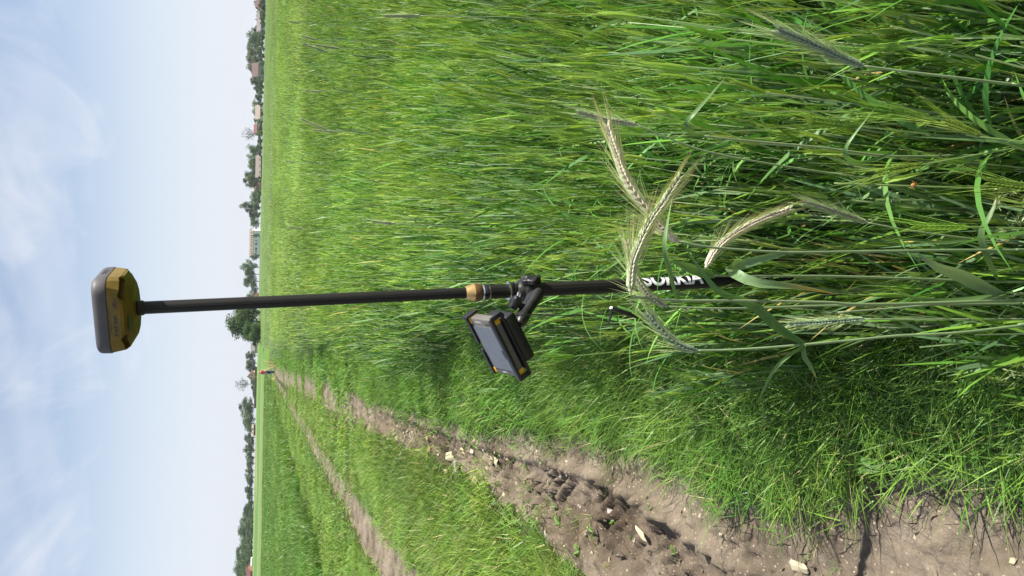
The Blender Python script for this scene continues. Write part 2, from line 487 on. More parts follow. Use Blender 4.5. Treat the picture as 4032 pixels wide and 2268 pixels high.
def unit(v):
    return v / np.maximum(np.linalg.norm(v, axis=-1, keepdims=True), 1e-9)
class Batch:
    """collects ribbons and spindles of one plant or patch into one mesh"""
    def __init__(s): s.v = []; s.f = []; s.c = []; s.n = 0
    def add(s, v, f, c):
        s.v.append(np.asarray(v, float).reshape(-1, 3)); s.c.append(np.asarray(c, float).reshape(-1, 3))
        s.f.extend((np.asarray(f) + s.n).tolist()); s.n += len(s.v[-1])
    def ribbons(s, base, d, bend, L, W, nseg, col0, col1, prof='leaf', side=None, droop=None):
        n = len(base); t = np.linspace(0, 1, nseg + 1)
        d = unit(d)
        if side is None:
            side = np.cross(d, bend + RNG.normal(0, .15, (n, 3)))
        side = unit(side)
        if prof == 'leaf': w = np.array([0.55 if i == 0 else (1 - (k) ** 2.2) for i, k in enumerate(t)]); w[-1] = 0
        elif prof == 'blade': w = 1 - t ** 1.6
        elif prof == 'stem': w = 1 - 0.35 * t
        elif prof == 'spindle': w = np.sin(np.pi * (0.12 + 0.88 * t)) ** 0.7; w[-1] = 0.05
        else: w = 1 - t
        cen = base[:, None] + d[:, None] * (L[:, None] * t)[..., None] + bend[:, None] * (L[:, None] * t ** 2)[..., None]
        if droop is not None:
            cen[..., 2] -= (droop * L)[:, None] * t ** 3
        off = side[:, None] * (W[:, None] * w * 0.5)[..., None]
        point = w[-1] < 1e-3
        m = nseg + 1
        vs = np.empty((n, 2 * m - (1 if point else 0), 3))
        ks = np.arange(m - 1 if point else m)
        vs[:, 2 * ks] = cen[:, ks] - off[:, ks]; vs[:, 2 * ks + 1] = cen[:, ks] + off[:, ks]
        if point: vs[:, -1] = cen[:, -1]
        cc = np.empty_like(vs)
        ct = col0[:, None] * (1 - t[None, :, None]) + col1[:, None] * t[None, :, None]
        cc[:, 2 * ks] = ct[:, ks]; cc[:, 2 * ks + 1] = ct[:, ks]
        if point: cc[:, -1] = ct[:, -1]
        per = vs.shape[1]
        fq = []
        for i in range(nseg):
            if point and i == nseg - 1: fq.append([2 * i, 2 * i + 1, 2 * i + 2])
            else: fq.append([2 * i, 2 * i + 1, 2 * i + 3, 2 * i + 2])
        s.v.append(vs.reshape(-1, 3)); s.c.append(cc.reshape(-1, 3))
        offs = s.n + np.arange(n) * per
        for f in fq:
            s.f.extend((offs[:, None] + np.array(f)[None]).tolist())
        s.n += n * per
        return cen
    def obj(s, name, mat, parent=None, smooth=False, linked=True):
        v = np.concatenate(s.v); c = np.concatenate(s.c)
        me = bpy.data.meshes.new(name)
        me.from_pydata(v.tolist(), [], s.f)
        a = me.color_attributes.new('tint', 'FLOAT_COLOR', 'POINT')
        a.data.foreach_set('color', np.concatenate([c, np.ones((len(c), 1))], 1).astype(np.float32).ravel())
        me.materials.append(mat)
        if smooth: me.polygons.foreach_set('use_smooth', [True] * len(me.polygons))
        me.update()
        o = bpy.data.objects.new(name, me)
        if linked: link(o, parent)
        return o
def rcol(n, a, b, k=1.0):
    t = RNG.random((n, 1)) ** k
    return np.array(a) * (1 - t) + np.array(b) * t
def U(a, b, n): return RNG.uniform(a, b, n)
def hdir(n):
    a = U(0, 2 * math.pi, n); return np.stack([np.cos(a), np.sin(a), 0 * a], -1)

def barley_plants(bt, pos, hts, lod):
    n = len(pos)
    lean = hdir(n) * U(0, 0.10, n)[:, None] + np.array([0.025, 0.0, 0])
    up = np.zeros((n, 3)); up[:, 2] = 1
    d = up + lean * 0.5
    bend = lean * 0.5
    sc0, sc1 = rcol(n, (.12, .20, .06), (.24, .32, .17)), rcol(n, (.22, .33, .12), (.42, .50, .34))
    wmul = {0: 1.0, 1: 1.2, 2: 1.8, 3: 3.6}[lod]
    ns = {0: 4, 1: 3, 2: 2, 3: 1}[lod]
    stemW = U(.0036, .0052, n) * wmul
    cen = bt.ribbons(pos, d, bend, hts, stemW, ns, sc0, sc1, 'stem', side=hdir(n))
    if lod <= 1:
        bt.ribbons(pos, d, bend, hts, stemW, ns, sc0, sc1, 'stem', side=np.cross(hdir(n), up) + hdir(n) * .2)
    def on(t):
        return pos + d / np.linalg.norm(d, axis=1, keepdims=True) * (hts * t)[:, None] + bend * (hts * t ** 2)[:, None]
    leafs = {0: (.18, .36, .54, .68, .82), 1: (.3, .5, .68, .84), 2: (.55, .8), 3: (.72,)}[lod]
    for t in leafs:
        h = hdir(n)
        b = on(t + RNG.uniform(-.06, .06))
        el = U(2.6, 9.0, n)[:, None]
        dd = h + up * el
        L = U(.16, .30, n) * (1.0 if t < .75 else .8)
        W = U(.006, .0105, n) * wmul
        g = rcol(n, (.036, .115, .014), (.14, .28, .038), 1.0)
        bl_ = RNG.random(n) < .28
        g[bl_] = rcol(int(bl_.sum()), (.08, .16, .06), (.16, .26, .13))
        dead = RNG.random(n) < .05 * (1.2 - t)
        g[dead] = (.42, .36, .12)
        if lod: g = g * np.array([1.05, 1.03, 1.0])
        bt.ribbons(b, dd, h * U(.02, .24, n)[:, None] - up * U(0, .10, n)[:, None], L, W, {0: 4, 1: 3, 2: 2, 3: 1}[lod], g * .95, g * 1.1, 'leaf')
    # ears, still green, with a brush of awns
    has = RNG.random(n) < {0: .5, 1: .6, 2: .72, 3: .75}[lod]
    e = on(1.0)[has]; m = len(e)
    if m:
        de = unit(d + bend * 2)[has] + hdir(m) * U(0, .25, m)[:, None]
        ec = rcol(m, (.18, .31, .05), (.34, .45, .11))
        L = U(.06, .085, m); W = U(.009, .012, m) * {0: 1, 1: 1.1, 2: 1.6, 3: 3}[lod]
        sd = hdir(m)
        bt.ribbons(e, de, hdir(m) * .06, L, W, {0: 4, 1: 3, 2: 2, 3: 1}[lod], ec * .8, ec, 'spindle' if lod < 3 else 'leaf', side=sd)
        if lod <= 1:
            bt.ribbons(e, de, hdir(m) * .03, L, W, 3, ec * .8, ec, 'spindle', side=np.cross(unit(de), sd))
        for k in range({0: 9, 1: 4, 2: 1, 3: 0}[lod]):
            t0 = U(.1, .9, m)
            bt.ribbons(e + unit(de) * (L * t0)[:, None], de + hdir(m) * U(.05, .28, m)[:, None], hdir(m) * .05, U(.07, .11, m),
                       U(.0009, .0014, m) * {0: 1, 1: 1.8, 2: 4.5}[lod], {0: 2, 1: 1, 2: 1}[lod], ec * .95, ec * 1.25, 'awn')
def barley_patch(size, n, lod, hmean=.78):
    bt = Batch()
    pos = np.stack([U(-size / 2, size / 2, n), U(-size / 2, size / 2, n), np.full(n, -.02)], -1)
    barley_plants(bt, pos, np.clip(RNG.normal(hmean, .075, n), .45, .98), lod)
    return bt
def grass_patch(size, n, hlo, hhi, w, nseg, dark, light, dead=.05, lean=.55, edge_soft=True):
    bt = Batch()
    if edge_soft:
        pos = np.stack([RNG.normal(0, size * .36, n), RNG.normal(0, size * .36, n), np.full(n, -.01)], -1)
    else:
        pos = np.stack([U(-size / 2, size / 2, n), U(-size / 2, size / 2, n), np.full(n, -.01)], -1)
    h = hdir(n); up = np.zeros((n, 3)); up[:, 2] = 1
    g = rcol(n, dark, light)
    dd = RNG.random(n) < dead
    g[dd] = rcol(int(dd.sum()), (.30, .24, .09), (.48, .42, .22))
    bt.ribbons(pos, up + h * U(.05, lean, n)[:, None], h * U(.05, .7, n)[:, None] - up * U(0, .25, n)[:, None], U(hlo, hhi, n),
               U(.7, 1.3, n) * w, nseg, g * .9, g * 1.12, 'blade')
    return bt
def crop_patch(size, n, wmul, nseg, hmul=1.0):
    """young broad-leaved cereal of the field across the lane"""
    bt = Batch()
    for k in range(4):
        pos = np.stack([U(-size / 2, size / 2, n), U(-size / 2, size / 2, n), np.full(n, -.01)], -1)
        h = hdir(n); up = np.zeros((n, 3)); up[:, 2] = 1
        g = rcol(n, (.05, .12, .018), (.15, .26, .045))
        pos[:, 2] += U(0, .16, n) * hmul
        bt.ribbons(pos, up * U(.9, 2.2, n)[:, None] + h * .6, h * U(.1, .6, n)[:, None], U(.25, .42, n) * hmul, U(.010, .02, n) * wmul, nseg, g * .9, g * 1.1, 'leaf', droop=U(0, .45, n))
    return bt

def source_set(name, objs):
    c = bpy.data.collections.new(name)
    for i, o in enumerate(objs):
        o.name = '%s_%02d' % (name, i); c.objects.link(o)
    return c
def scatter(name, coll, pts, rot, scl, ids, label=None, cat=None):
    n = len(pts)
    me = bpy.data.meshes.new(name)
    me.vertices.add(n)
    me.vertices.foreach_set('co', np.asarray(pts, np.float32).ravel())
    a = me.attributes.new('rot', 'FLOAT_VECTOR', 'POINT'); a.data.foreach_set('vector', np.asarray(rot, np.float32).ravel())
    a = me.attributes.new('scl', 'FLOAT_VECTOR', 'POINT'); a.data.foreach_set('vector', np.asarray(scl, np.float32).ravel())
    a = me.attributes.new('pick', 'INT', 'POINT'); a.data.foreach_set('value', np.asarray(ids, np.int32))
    me.update()
    o = bpy.data.objects.new(name, me); link(o)
    ng = bpy.data.node_groups.new(name, 'GeometryNodeTree')
    ng.interface.new_socket('Geometry', in_out='INPUT', socket_type='NodeSocketGeometry')
    ng.interface.new_socket('Geometry', in_out='OUTPUT', socket_type='NodeSocketGeometry')
    N, L = ng.nodes, ng.links
    gi, go = N.new('NodeGroupInput'), N.new('NodeGroupOutput')
    ci = N.new('GeometryNodeCollectionInfo'); ci.inputs['Collection'].default_value = coll
    ci.inputs['Separate Children'].default_value = True; ci.inputs['Reset Children'].default_value = True
    ip = N.new('GeometryNodeInstanceOnPoints'); ip.inputs['Pick Instance'].default_value = True
    def attr(nm, typ):
        k = N.new('GeometryNodeInputNamedAttribute'); k.data_type = typ; k.inputs['Name'].default_value = nm
        return k.outputs[0]
    L.new(gi.outputs[0], ip.inputs['Points']); L.new(ci.outputs[0], ip.inputs['Instance'])
    L.new(attr('pick', 'INT'), ip.inputs['Instance Index'])
    L.new(attr('rot', 'FLOAT_VECTOR'), ip.inputs['Rotation'])
    L.new(attr('scl', 'FLOAT_VECTOR'), ip.inputs['Scale'])
    L.new(ip.outputs[0], go.inputs[0])
    md = o.modifiers.new('scatter', 'NODES'); md.node_group = ng
    return tag(o, label, cat, kind='stuff')

def grid_points(y0, y1, step, cond, jit=.5):
    """jittered points in the camera's wedge, with room for a step to the side"""
    pts = []
    y = y0
    while y < y1:
        lim = .40 * y + 1.2 + 0.01 * y
        xs = np.arange(-lim, lim, step)
        p = np.stack([xs + U(-jit, jit, len(xs)) * step, np.full(len(xs), y) + U(-jit, jit, len(xs)) * step], -1)
        pts.append(p); y += step
    p = np.concatenate(pts)
    keep = RNG.random(len(p)) < cond(p[:, 0], p[:, 1])
    return p[keep]
class Field:
    """one mass of plants, gathered over several distances"""
    def __init__(s): s.objs = []; s.p = []; s.r = []; s.s = []; s.i = []
    def layer(s, patches, pts, smin=.9, smax=1.12, lean=0.0, hscale=None, zoff=0.0):
        k0 = len(s.objs); s.objs += patches
        n = len(pts)
        z = ground_z(pts[:, 0], pts[:, 1]) + zoff
        s.p.append(np.column_stack([pts, z]))
        s.r.append(np.column_stack([RNG.normal(0, .03 + lean, n), RNG.normal(0, .03 + lean, n), U(0, 2 * math.pi, n)]))
        sc = U(smin, smax, n); sv = np.column_stack([sc, sc, sc * U(.93, 1.07, n)])
        if hscale is not None: sv[:, 2] *= hscale(pts[:, 0], pts[:, 1])
        s.s.append(sv)
        s.i.append(RNG.integers(k0, k0 + len(patches), n))
    def build(s, name, label, cat):
        c = source_set(name + '_source', s.objs)
        return scatter(name, c, np.concatenate(s.p), np.concatenate(s.r), np.concatenate(s.s), np.concatenate(s.i), label, cat)

def pole_clear(x, y):   # thin growth straight in front of the survey pole
    return ((np.abs(x - 0.02 + .03 * (y - 1.7)) < .15) & (y > .9) & (y < 1.80)).astype(float)
def in_barley(x, y):
    e = field_edge(y)
    k = sstep(-.12, .40, x - e + .2 * (fbm(x * 2, y * 2, 91, 2) - .5))
    return k * (1 - .9 * pole_clear(x, y)) * (y < 250)
def barley_h(x, y):
    return .90 + .2 * fbm(x * .5, y * .5, 71, 3) - .42 * (1 - sstep(-.05, .60, x - field_edge(y))) * (1 - .5 * sstep(3, 8, y))
bar = Field()
def mk(fn, k, mat, nm): return [fn().obj(nm, mat, linked=False) for _ in range(k)]
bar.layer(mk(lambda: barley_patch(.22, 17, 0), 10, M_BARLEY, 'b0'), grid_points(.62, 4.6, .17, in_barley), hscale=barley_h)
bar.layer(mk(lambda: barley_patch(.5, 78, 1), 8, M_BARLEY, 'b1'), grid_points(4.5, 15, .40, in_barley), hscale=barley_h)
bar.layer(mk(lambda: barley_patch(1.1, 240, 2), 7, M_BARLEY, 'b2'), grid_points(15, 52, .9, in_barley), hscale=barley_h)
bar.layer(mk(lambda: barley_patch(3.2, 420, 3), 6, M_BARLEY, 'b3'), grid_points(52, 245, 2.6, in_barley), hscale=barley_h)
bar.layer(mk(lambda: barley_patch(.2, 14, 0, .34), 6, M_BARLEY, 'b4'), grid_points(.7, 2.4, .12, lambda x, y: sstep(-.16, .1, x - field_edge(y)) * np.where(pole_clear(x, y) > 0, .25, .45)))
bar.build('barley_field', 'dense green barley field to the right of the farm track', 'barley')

# ---- short grass: verge between barley and rut, strip between the ruts, far verge
def verge(x, y):
    m = soil_mask(x, y)
    e = field_edge(y)
    return (1 - sstep(.25, .6, m)) * (x < e + .35) * (x > rut_left(y) * 0 + rut_right(y) - .1)
def centre(x, y):
    m = soil_mask(x, y)
    return (1 - sstep(.3, .6, m)) * (x <= rut_right(y) - .1) * (x > rut2(y))
def farverge(x, y):
    m = soil_mask(x, y)
    return (1 - sstep(.3, .6, m)) * (x <= rut2(y)) * (x > left_crop(y) - .3)
def vh(x, y):
    d = np.minimum(np.abs(x - rut_right(y)), np.abs(x - rut_left(y)))
    d = np.minimum(d, np.maximum(np.abs(x - rut2(y)) - rut2_hw(y), 0) * .6)
    return (.28 + .70 * sstep(0, .5, d)) * (.7 + .6 * fbm(x * 3, y * 3, 83, 2)) * np.interp(y, [0, 6, 14, 40], [1, .8, .55, .5])
def marg(cond, m):
    return lambda x, y: np.minimum(cond(x, y), np.minimum(cond_soil(x - m, y), cond_soil(x + m, y)))
def cond_soil(x, y): return 1 - sstep(.3, .65, soil_mask(x, y))
GD, GL = (.032, .095, .010), (.165, .31, .038)
for nm, cond, lab, dk, lt, hm, dead in (
        ('verge_grass', verge, 'thick short grass on the verge beside the barley', GD, GL, 1.0, .02),
        ('centre_grass', centre, 'yellowish grass strip between the two ruts of the track', (.058, .125, .016), (.205, .32, .05), 1.0, .06),
        ('far_verge_grass', farverge, 'bright grass verge beyond the second rut', (.055, .12, .016), (.21, .33, .055), 1.0, .05)):
    fld = Field()
    fld.layer(mk(lambda: grass_patch(.17, 115, .07, .24, .0042, 3, dk, lt, dead), 10, M_GRASS, 'g0'), grid_points(.9, 4.6, .075, marg(cond, .05)), hscale=vh, lean=.08)
    fld.layer(mk(lambda: grass_patch(.34, 220, .08, .25, .0078, 2, dk, lt, dead), 8, M_GRASS, 'g1'), grid_points(4.5, 14, .17, marg(cond, .12)), hscale=vh, lean=.06)
    fld.layer(mk(lambda: grass_patch(.62, 190, .09, .26, .016, 2, dk, lt, dead), 6, M_GRASS, 'g2'), grid_points(14, 45, .36, marg(cond, .13)), hscale=vh, lean=.04)
    fld.layer(mk(lambda: grass_patch(1.2, 260, .10, .24, .03, 1, dk, lt, dead), 5, M_GRASS, 'g3'), grid_points(45, 110, .8, marg(cond, .18)), hscale=vh)
    # taller tussocks and stray stalks
    fld.layer(mk(lambda: grass_patch(.14, 26, .16, .33, .0055, 4, dk, lt, .02), 6, M_GRASS, 'g4'),
              grid_points(1.2, 22, .3, lambda x, y: cond(x, y) * (.22 * (fbm(x * 1.3, y * 1.3, 19, 2) > .55) + .02)), lean=.12)
    fld.build(nm, lab, 'grass')
fld = Field()
def straggle(x, y):
    m = soil_mask(x, y)
    return (m > .5) * (.035 + .35 * sstep(.52, .66, fbm(x * 2.3, y * 1.6, 33, 2)) * sstep(.1, .5, rut_right(y) - x)) * (x > rut2(y) + .5)
fld.layer(mk(lambda: grass_patch(.07, 26, .02, .10, .0034, 2, (.07, .14, .02), (.17, .27, .05), .12, .9), 8, M_GRASS, 's0'), grid_points(1.2, 10, .06, straggle), smin=.5, smax=1.1)
fld.build('sparse_grass', 'scattered small tufts of grass growing in the muddy rut', 'grass')
# ---- the field across the lane
cr = Field()
def crop(x, y):
    return sstep(-.9, .5, left_crop(y) - x + .5 * (fbm(x, y * .5, 14, 2) - .5)) * (y < 175)
cr.layer(mk(lambda: crop_patch(.7, 60, 1, 4), 6, M_CROP, 'c0'), grid_points(8, 32, .5, crop))
cr.layer(mk(lambda: crop_patch(1.6, 110, 1.9, 2), 6, M_CROP, 'c1'), grid_points(32, 75, 1.05, crop))
cr.layer(mk(lambda: crop_patch(3.4, 150, 4.0, 2), 5, M_CROP, 'c2'), grid_points(75, 176, 2.3, crop))
cr.build('cereal_field', 'dark green young cereal field on the far side of the track', 'cereal')
# ------------------------------------------------------------------ survey pole, receiver, tablet
def carbon():
    m, nt, b, out = new_mat('carbon_fibre')
    N, L = nt.nodes, nt.links
    tcn = N.new('ShaderNodeTexCoord')
    mp = N.new('ShaderNodeMapping'); mp.inputs['Rotation'].default_value = (0, math.radians(45), 0)
    L.new(tcn.outputs['Object'], mp.inputs[0])
    ck = N.new('ShaderNodeTexChecker'); ck.inputs['Scale'].default_value = 260
    ck.inputs['Color1'].default_value = (.004, .004, .004, 1); ck.inputs['Color2'].default_value = (.020, .018, .015, 1)
    L.new(mp.outputs[0], ck.inputs['Vector'])
    L.new(ck.outputs['Color'], b.inputs['Base Color']); b.inputs['Specular IOR Level'].default_value = .3
    nz = N.new('ShaderNodeTexNoise'); nz.inputs['Scale'].default_value = 30; nz.inputs['Detail'].default_value = 6
    L.new(tcn.outputs['Object'], nz.inputs['Vector'])
    mr = N.new('ShaderNodeMapRange'); mr.inputs['To Min'].default_value = .38; mr.inputs['To Max'].default_value = .62
    L.new(nz.outputs['Fac'], mr.inputs['Value']); L.new(mr.outputs[0], b.inputs['Roughness'])
    return m
M_CARBON = carbon()
M_BLACK = plain('black_plastic', (.012, .012, .013), .42, 0, .5, .25, 60, .15)
M_BLACKG = plain('black_glossy_rubber', (.014, .014, .016), .28, 0, .5, .2, 50)
M_COMPOSITE = plain('worn_black_composite', (.016, .015, .0145), .40, 0, .5, .45, 45, .4)
M_GOLD = plain('gold_anodised_metal', (.62, .40, .16), .34, .75, .5, .12, 90, .15)
M_BROWN = plain('knurled_brown_grip', (.15, .085, .035), .5, .4, .5, .25, 200, .3)
M_STEEL = plain('bright_steel', (.62, .62, .62), .22, 1.0)
M_OCHRE = plain('ochre_housing', (.165, .108, .015), .52, 0, .4, .14, 45, .08)
M_GREYTOP = plain('grey_housing', (.085, .078, .080), .55, 0, .4, .12, 40, .08)
M_SEAM = plain('dark_seam', (.01, .01, .01), .6)
M_INK = plain('dark_ink', (.035, .028, .02), .5)
M_WHITE = plain('white_lettering', (.80, .80, .80), .4, 0, .5, .1, 150)
M_GREENLBL = plain('green_label', (.02, .12, .05), .4)
M_SCREENY = plain('tablet_grey', (.115, .108, .095), .5, 0, .4, .1, 60)
M_YELLOW = plain('yellow_rubber', (.62, .36, .02), .5, 0, .4, .12, 70)
M_SCREEN = plain('dark_glass_screen', (.11, .118, .13), .2, 0, .7, .1, 30)

POLE_Y = 1.73
B0 = Vector((0.06, POLE_Y, 0)); T0 = at(541, 1213, POLE_Y)
AX = (T0 - B0).normalized()
POLE_ROT = AX.to_track_quat('Z', 'X')
# keep local -Y towards the camera
ex_ = Vector((1, 0, 0)); ex_ = (ex_ - AX * ex_.dot(AX)).normalized(); ey_ = AX.cross(ex_)
PM = Matrix((ex_, ey_, AX)).transposed()
def on_pole(px):
    return (at(px, 1150, POLE_Y).z) / AX.z
LEN = (T0 - B0).length

pole = empty('surveying_pole', B0, 'black carbon fibre surveying pole with white lettering, leaning in the barley', 'pole')
pole.rotation_euler = PM.to_euler()
def lathe_obj(name, prof, mat, parent, n=32, loc=(0, 0, 0), smooth=True):
    bm = bmesh.new(); bm_lathe(bm, prof, Matrix.Translation(loc), n)
    return bm_obj(name, bm, mat, parent, smooth, 35)
z_c0, z_c1, z_c2, z_r = on_pole(1833), on_pole(1866), on_pole(1897), on_pole(1921)
low_t = lathe_obj('lower_tube', [(.0165, .07), (.0168, .3), (.0168, z_r)], M_CARBON, pole)
up_t = lathe_obj('upper_tube', [(.0126, z_c1), (.0128, z_c1 + .1), (.0132, LEN - .012)], M_CARBON, pole)
lathe_obj('tip', [(.001, -.05), (.006, -.02), (.012, .03), (.0165, .045), (.0165, .0705)], M_STEEL, pole)
top_c = lathe_obj('top_coupling', [(.0140, LEN - .013), (.0155, LEN - .010), (.0155, LEN - .001), (.0140, LEN)], M_SEAM, pole)
col = lathe_obj('lock_collar', [(.0135, z_c0), (.0150, z_c0 - .001), (.0205, z_c1 + .004), (.0212, z_c1)], M_GOLD, pole)
lathe_obj('grip_band', [(.0213, z_c1 - .0005), (.0216, z_c1 - .008), (.0205, z_c2 + .006), (.0180, z_c2)], M_BROWN, col)
lathe_obj('lock_ring', [(.0178, z_c2 - .0005), (.0186, z_c2 - .002), (.0186, z_c2 - .004), (.0178, z_c2 - .0045)], M_STEEL, col)
lathe_obj('lock_nut', [(.0176, z_c2 - .005), (.0180, z_c2 - .006), (.0180, z_r), (.0172, z_r - .001)], M_BLACKG, col)
lathe_obj('edge_ring', [(.0170, z_r - .0012), (.0176, z_r - .0016), (.0176, z_r - .003), (.0169, z_r - .0034)], M_STEEL, col)

def text_mesh(body, size, offset=0.0, slices_v=0):
    cu = bpy.data.curves.new('lettering', 'FONT')
    cu.body = body; cu.size = size; cu.offset = offset; cu.resolution_u = 6
    o = bpy.data.objects.new('lettering', cu); COL.objects.link(o)
    dg = bpy.context.evaluated_depsgraph_get()
    me = bpy.data.meshes.new_from_object(o.evaluated_get(dg))
    bpy.data.objects.remove(o); bpy.data.curves.remove(cu)
    bm = bmesh.new(); bm.from_mesh(me); bpy.data.meshes.remove(me)
    if slices_v:
        ys = [v.co.y for v in bm.verts]; a, b = min(ys), max(ys)
        for i in range(1, slices_v):
            bmesh.ops.bisect_plane(bm, geom=bm.verts[:] + bm.edges[:] + bm.faces[:], plane_co=(0, a + (b - a) * i / slices_v, 0), plane_no=(0, 1, 0))
    return bm
bm = text_mesh('SOKKIA', .034, .0011, 12)
xs = [v.co.x for v in bm.verts]; x0, x1 = min(xs), max(xs)
za, zb = on_pole(2524), on_pole(2756)
for v in bm.verts:
    u = (v.co.x - x0) / (x1 - x0)
    phi = -.14 + v.co.y / .0168 * 1.42
    v.co = Vector((.0172 * math.sin(phi), -.0172 * math.cos(phi), za + (zb - za) * u))
tag(bm_obj('lettering', bm, M_WHITE, low_t), 'white capital letters reading down the tube')

# ---- receiver
rec = empty('satellite_receiver', B0 + AX * (LEN + .0003), 'square grey and ochre satellite receiver on top of the pole', 'receiver')
rec.rotation_euler = (PM @ Matrix.Rotation(math.radians(-13), 3, 'Z') @ Matrix.Rotation(math.radians(-.5), 3, 'X')).to_euler()
def rring(bm, a, r, z, n=9, bulge=0.0):
    vs = []
    for cx, cy, a0 in ((1, 1, 0), (-1, 1, 90), (-1, -1, 180), (1, -1, 270)):
        for k in range(n):
            t = math.radians(a0 + 90 * k / (n - 1))
            vs.append(bm.verts.new((cx * (a - r) + r * math.cos(t), cy * (a - r) + r * math.sin(t), z)))
    return vs
def loft(prof, n=9):
    bm = bmesh.new(); rings = [rring(bm, a, r, z, n) for a, r, z in prof]
    for p, q in zip(rings, rings[1:]):
        m = len(p)
        for k in range(m): bm.faces.new((p[k], p[(k + 1) % m], q[(k + 1) % m], q[k]))
    bm.faces.new(rings[0][::-1]); bm.faces.new(rings[-1])
    return bm
def cut(o, cutters):
    for c in cutters:
        md = o.modifiers.new('cut', 'BOOLEAN'); md.operation = 'DIFFERENCE'; md.object = c; md.solver = 'EXACT'
    dg = bpy.context.evaluated_depsgraph_get()
    me = bpy.data.meshes.new_from_object(o.evaluated_get(dg))
    o.modifiers.clear(); o.data = me
    me.polygons.foreach_set('use_smooth', [True] * len(me.polygons)); me.set_sharp_from_angle(angle=math.radians(14))
    for c in cutters: bpy.data.objects.remove(c)
A = .0765
house = bm_obj('lower_housing', loft([(.050, .043, 0), (.054, .046, .0012), (.0735, .050, .0140), (.0757, .040, .0200), (A, .029, .0405)], 4), M_OCHRE, rec)
cs = []
for sx, sy in ((1, -1), (-1, -1), (1, 1), (-1, 1)):
    bm = bmesh.new()      # finger slot through each lower corner
    bm_box(bm, (0, 0, 0), (.024, .050, .0105), None, .004, 2)
    c = bm_obj('cutter', bm); c.parent = rec
    c.rotation_euler = (0, 0, math.atan2(sy, sx) + math.pi)
    c.location = (sx * .0535, sy * .0535, .0170); cs.append(c)
    bm = bmesh.new(); bm_lathe(bm, [(.006, -.01), (.006, .015), (.003, .020)], None, 14)
    c = bm_obj('cutter', bm); c.parent = rec; c.location = (sx * .050, sy * .0745, 0); cs.append(c)
bpy.context.view_layer.update()
cut(house, cs)
bm_obj('seam', loft([(A - .0012, .028, .0402), (A - .0012, .028, .0422)]), M_SEAM, rec)
cover = bm_obj('top_cover', loft([(A, .029, .042), (A + .0006, .0295, .044), (A, .029, .058), (A - .0015, .028, .0635), (A - .006, .024, .0672), (A - .02, .012, .0685)]), M_GREYTOP, rec, True, 40)
def face_text(name, body, size, loc, rot, mat, parent, offset=0.0, sx=1.0, skew=0.0):
    bm = text_mesh(body, size, offset)
    xs = [v.co.x for v in bm.verts]; ys = [v.co.y for v in bm.verts]
    cx, cy = (min(xs) + max(xs)) / 2, (min(ys) + max(ys)) / 2
    for v in bm.verts: v.co = Vector(((v.co.x - cx) * sx + skew * (v.co.y - cy), v.co.y - cy, 0))
    o = bm_obj(name, bm, mat, parent); o.location = loc; o.rotation_euler = rot
    return o
face_text('lettering', 'HIPER', .0125, (-.013, -.0763, .0302), (math.radians(84), 0, 0), M_INK, house, .0004, 1.35)
bm = bmesh.new()
for c, s in (((0, .0055, 0), (.019, .0009, .0003)), ((0, -.0055, 0), (.019, .0009, .0003)), ((.0095, 0, 0), (.0009, .012, .0003)), ((-.0095, 0, 0), (.0009, .012, .0003))):
    bm_box(bm, c, s)
o = bm_obj('model_frame', bm, M_INK, house); o.location = (.029, -.0763, .0302); o.rotation_euler = (math.radians(84), 0, 0)
face_text('lettering', 'SR', .0105, (.029, -.0763, .0302), (math.radians(84), 0, 0), M_INK, house, .0003, 1.1)
face_text('handwriting', '(848-818/1209', .0085, (-.006, -.0769, .0375), (math.radians(86), 0, 0), M_INK, house, -.0001, .98, .15)
o = face_text('lettering', 'TOPCON', .0115, (A + .0009, .004, .0525), (math.radians(90), 0, math.radians(90)), M_INK, cover, .0003, .85)
bm = bmesh.new(); bm_box(bm, (0, 0, 0), (.034, .0004, .010))
o = bm_obj('green_label', bm, M_GREENLBL, house); o.location = (-.012, -.0645, .0072); o.rotation_euler = (math.radians(-56.7), 0, 0)

# ---- tablet and its cradle
TS = 2.0 / 3.0
tc_c = Vector((0, 0, CAM_H)) + (Vector((-.195, 2.401, .953)) - Vector((0, 0, CAM_H))) * TS
tx = Vector((.845, -.172, .506)).normalized(); tz = Vector((-.533, -.216, .818)); tz = (tz - tx * tz.dot(tx)).normalized(); ty = tz.cross(tx)
TM = Matrix((tx, ty, tz)).transposed()
W2, H2 = .147 / 2, .097 / 2
tab = empty('tablet', tc_c, 'rugged grey tablet with yellow corner bumpers held in a black cradle', 'tablet')
tab.rotation_euler = TM.to_euler()
bm = bmesh.new(); bm_box(bm, (0, 0, -.010), (W2 * 2, H2 * 2, .020), None, .004, 3)
body = bm_obj('body', bm, M_SCREENY, tab, True, 40)
bm = bmesh.new(); bm_box(bm, (-.002, 0, .0007), (.112, .074, .0012), None, .0004, 1)
scr = bm_obj('screen', bm, M_SCREEN, tab)
for sx in (-1, 1):
    for sy in (-1, 1):
        bm = bmesh.new(); bm_box(bm, (sx * (W2 - .0085), sy * (H2 - .006), -.010), (.0185, .0135, .0214), None, .004, 3)
        bm_obj('corner_bumper', bm, M_YELLOW, tab, True, 40)
face_text('lettering', 'TOPCON', .0055, (W2 - .0085, .010, .00035), (0, 0, math.radians(90)), M_WHITE, body, .0001)
face_text('lettering', 'FC-500', .0052, (-W2 + .0085, .002, .00035), (0, 0, math.radians(90)), M_WHITE, body, .0001)
for k in range(3):
    bm = bmesh.new(); bm_box(bm, (W2 - .012 - .0 * k, -.02 - .008 * k, .0006), (.004, .004, .001), None, .0003, 1)
    bm_obj('button', bm, M_BLACK, tab)

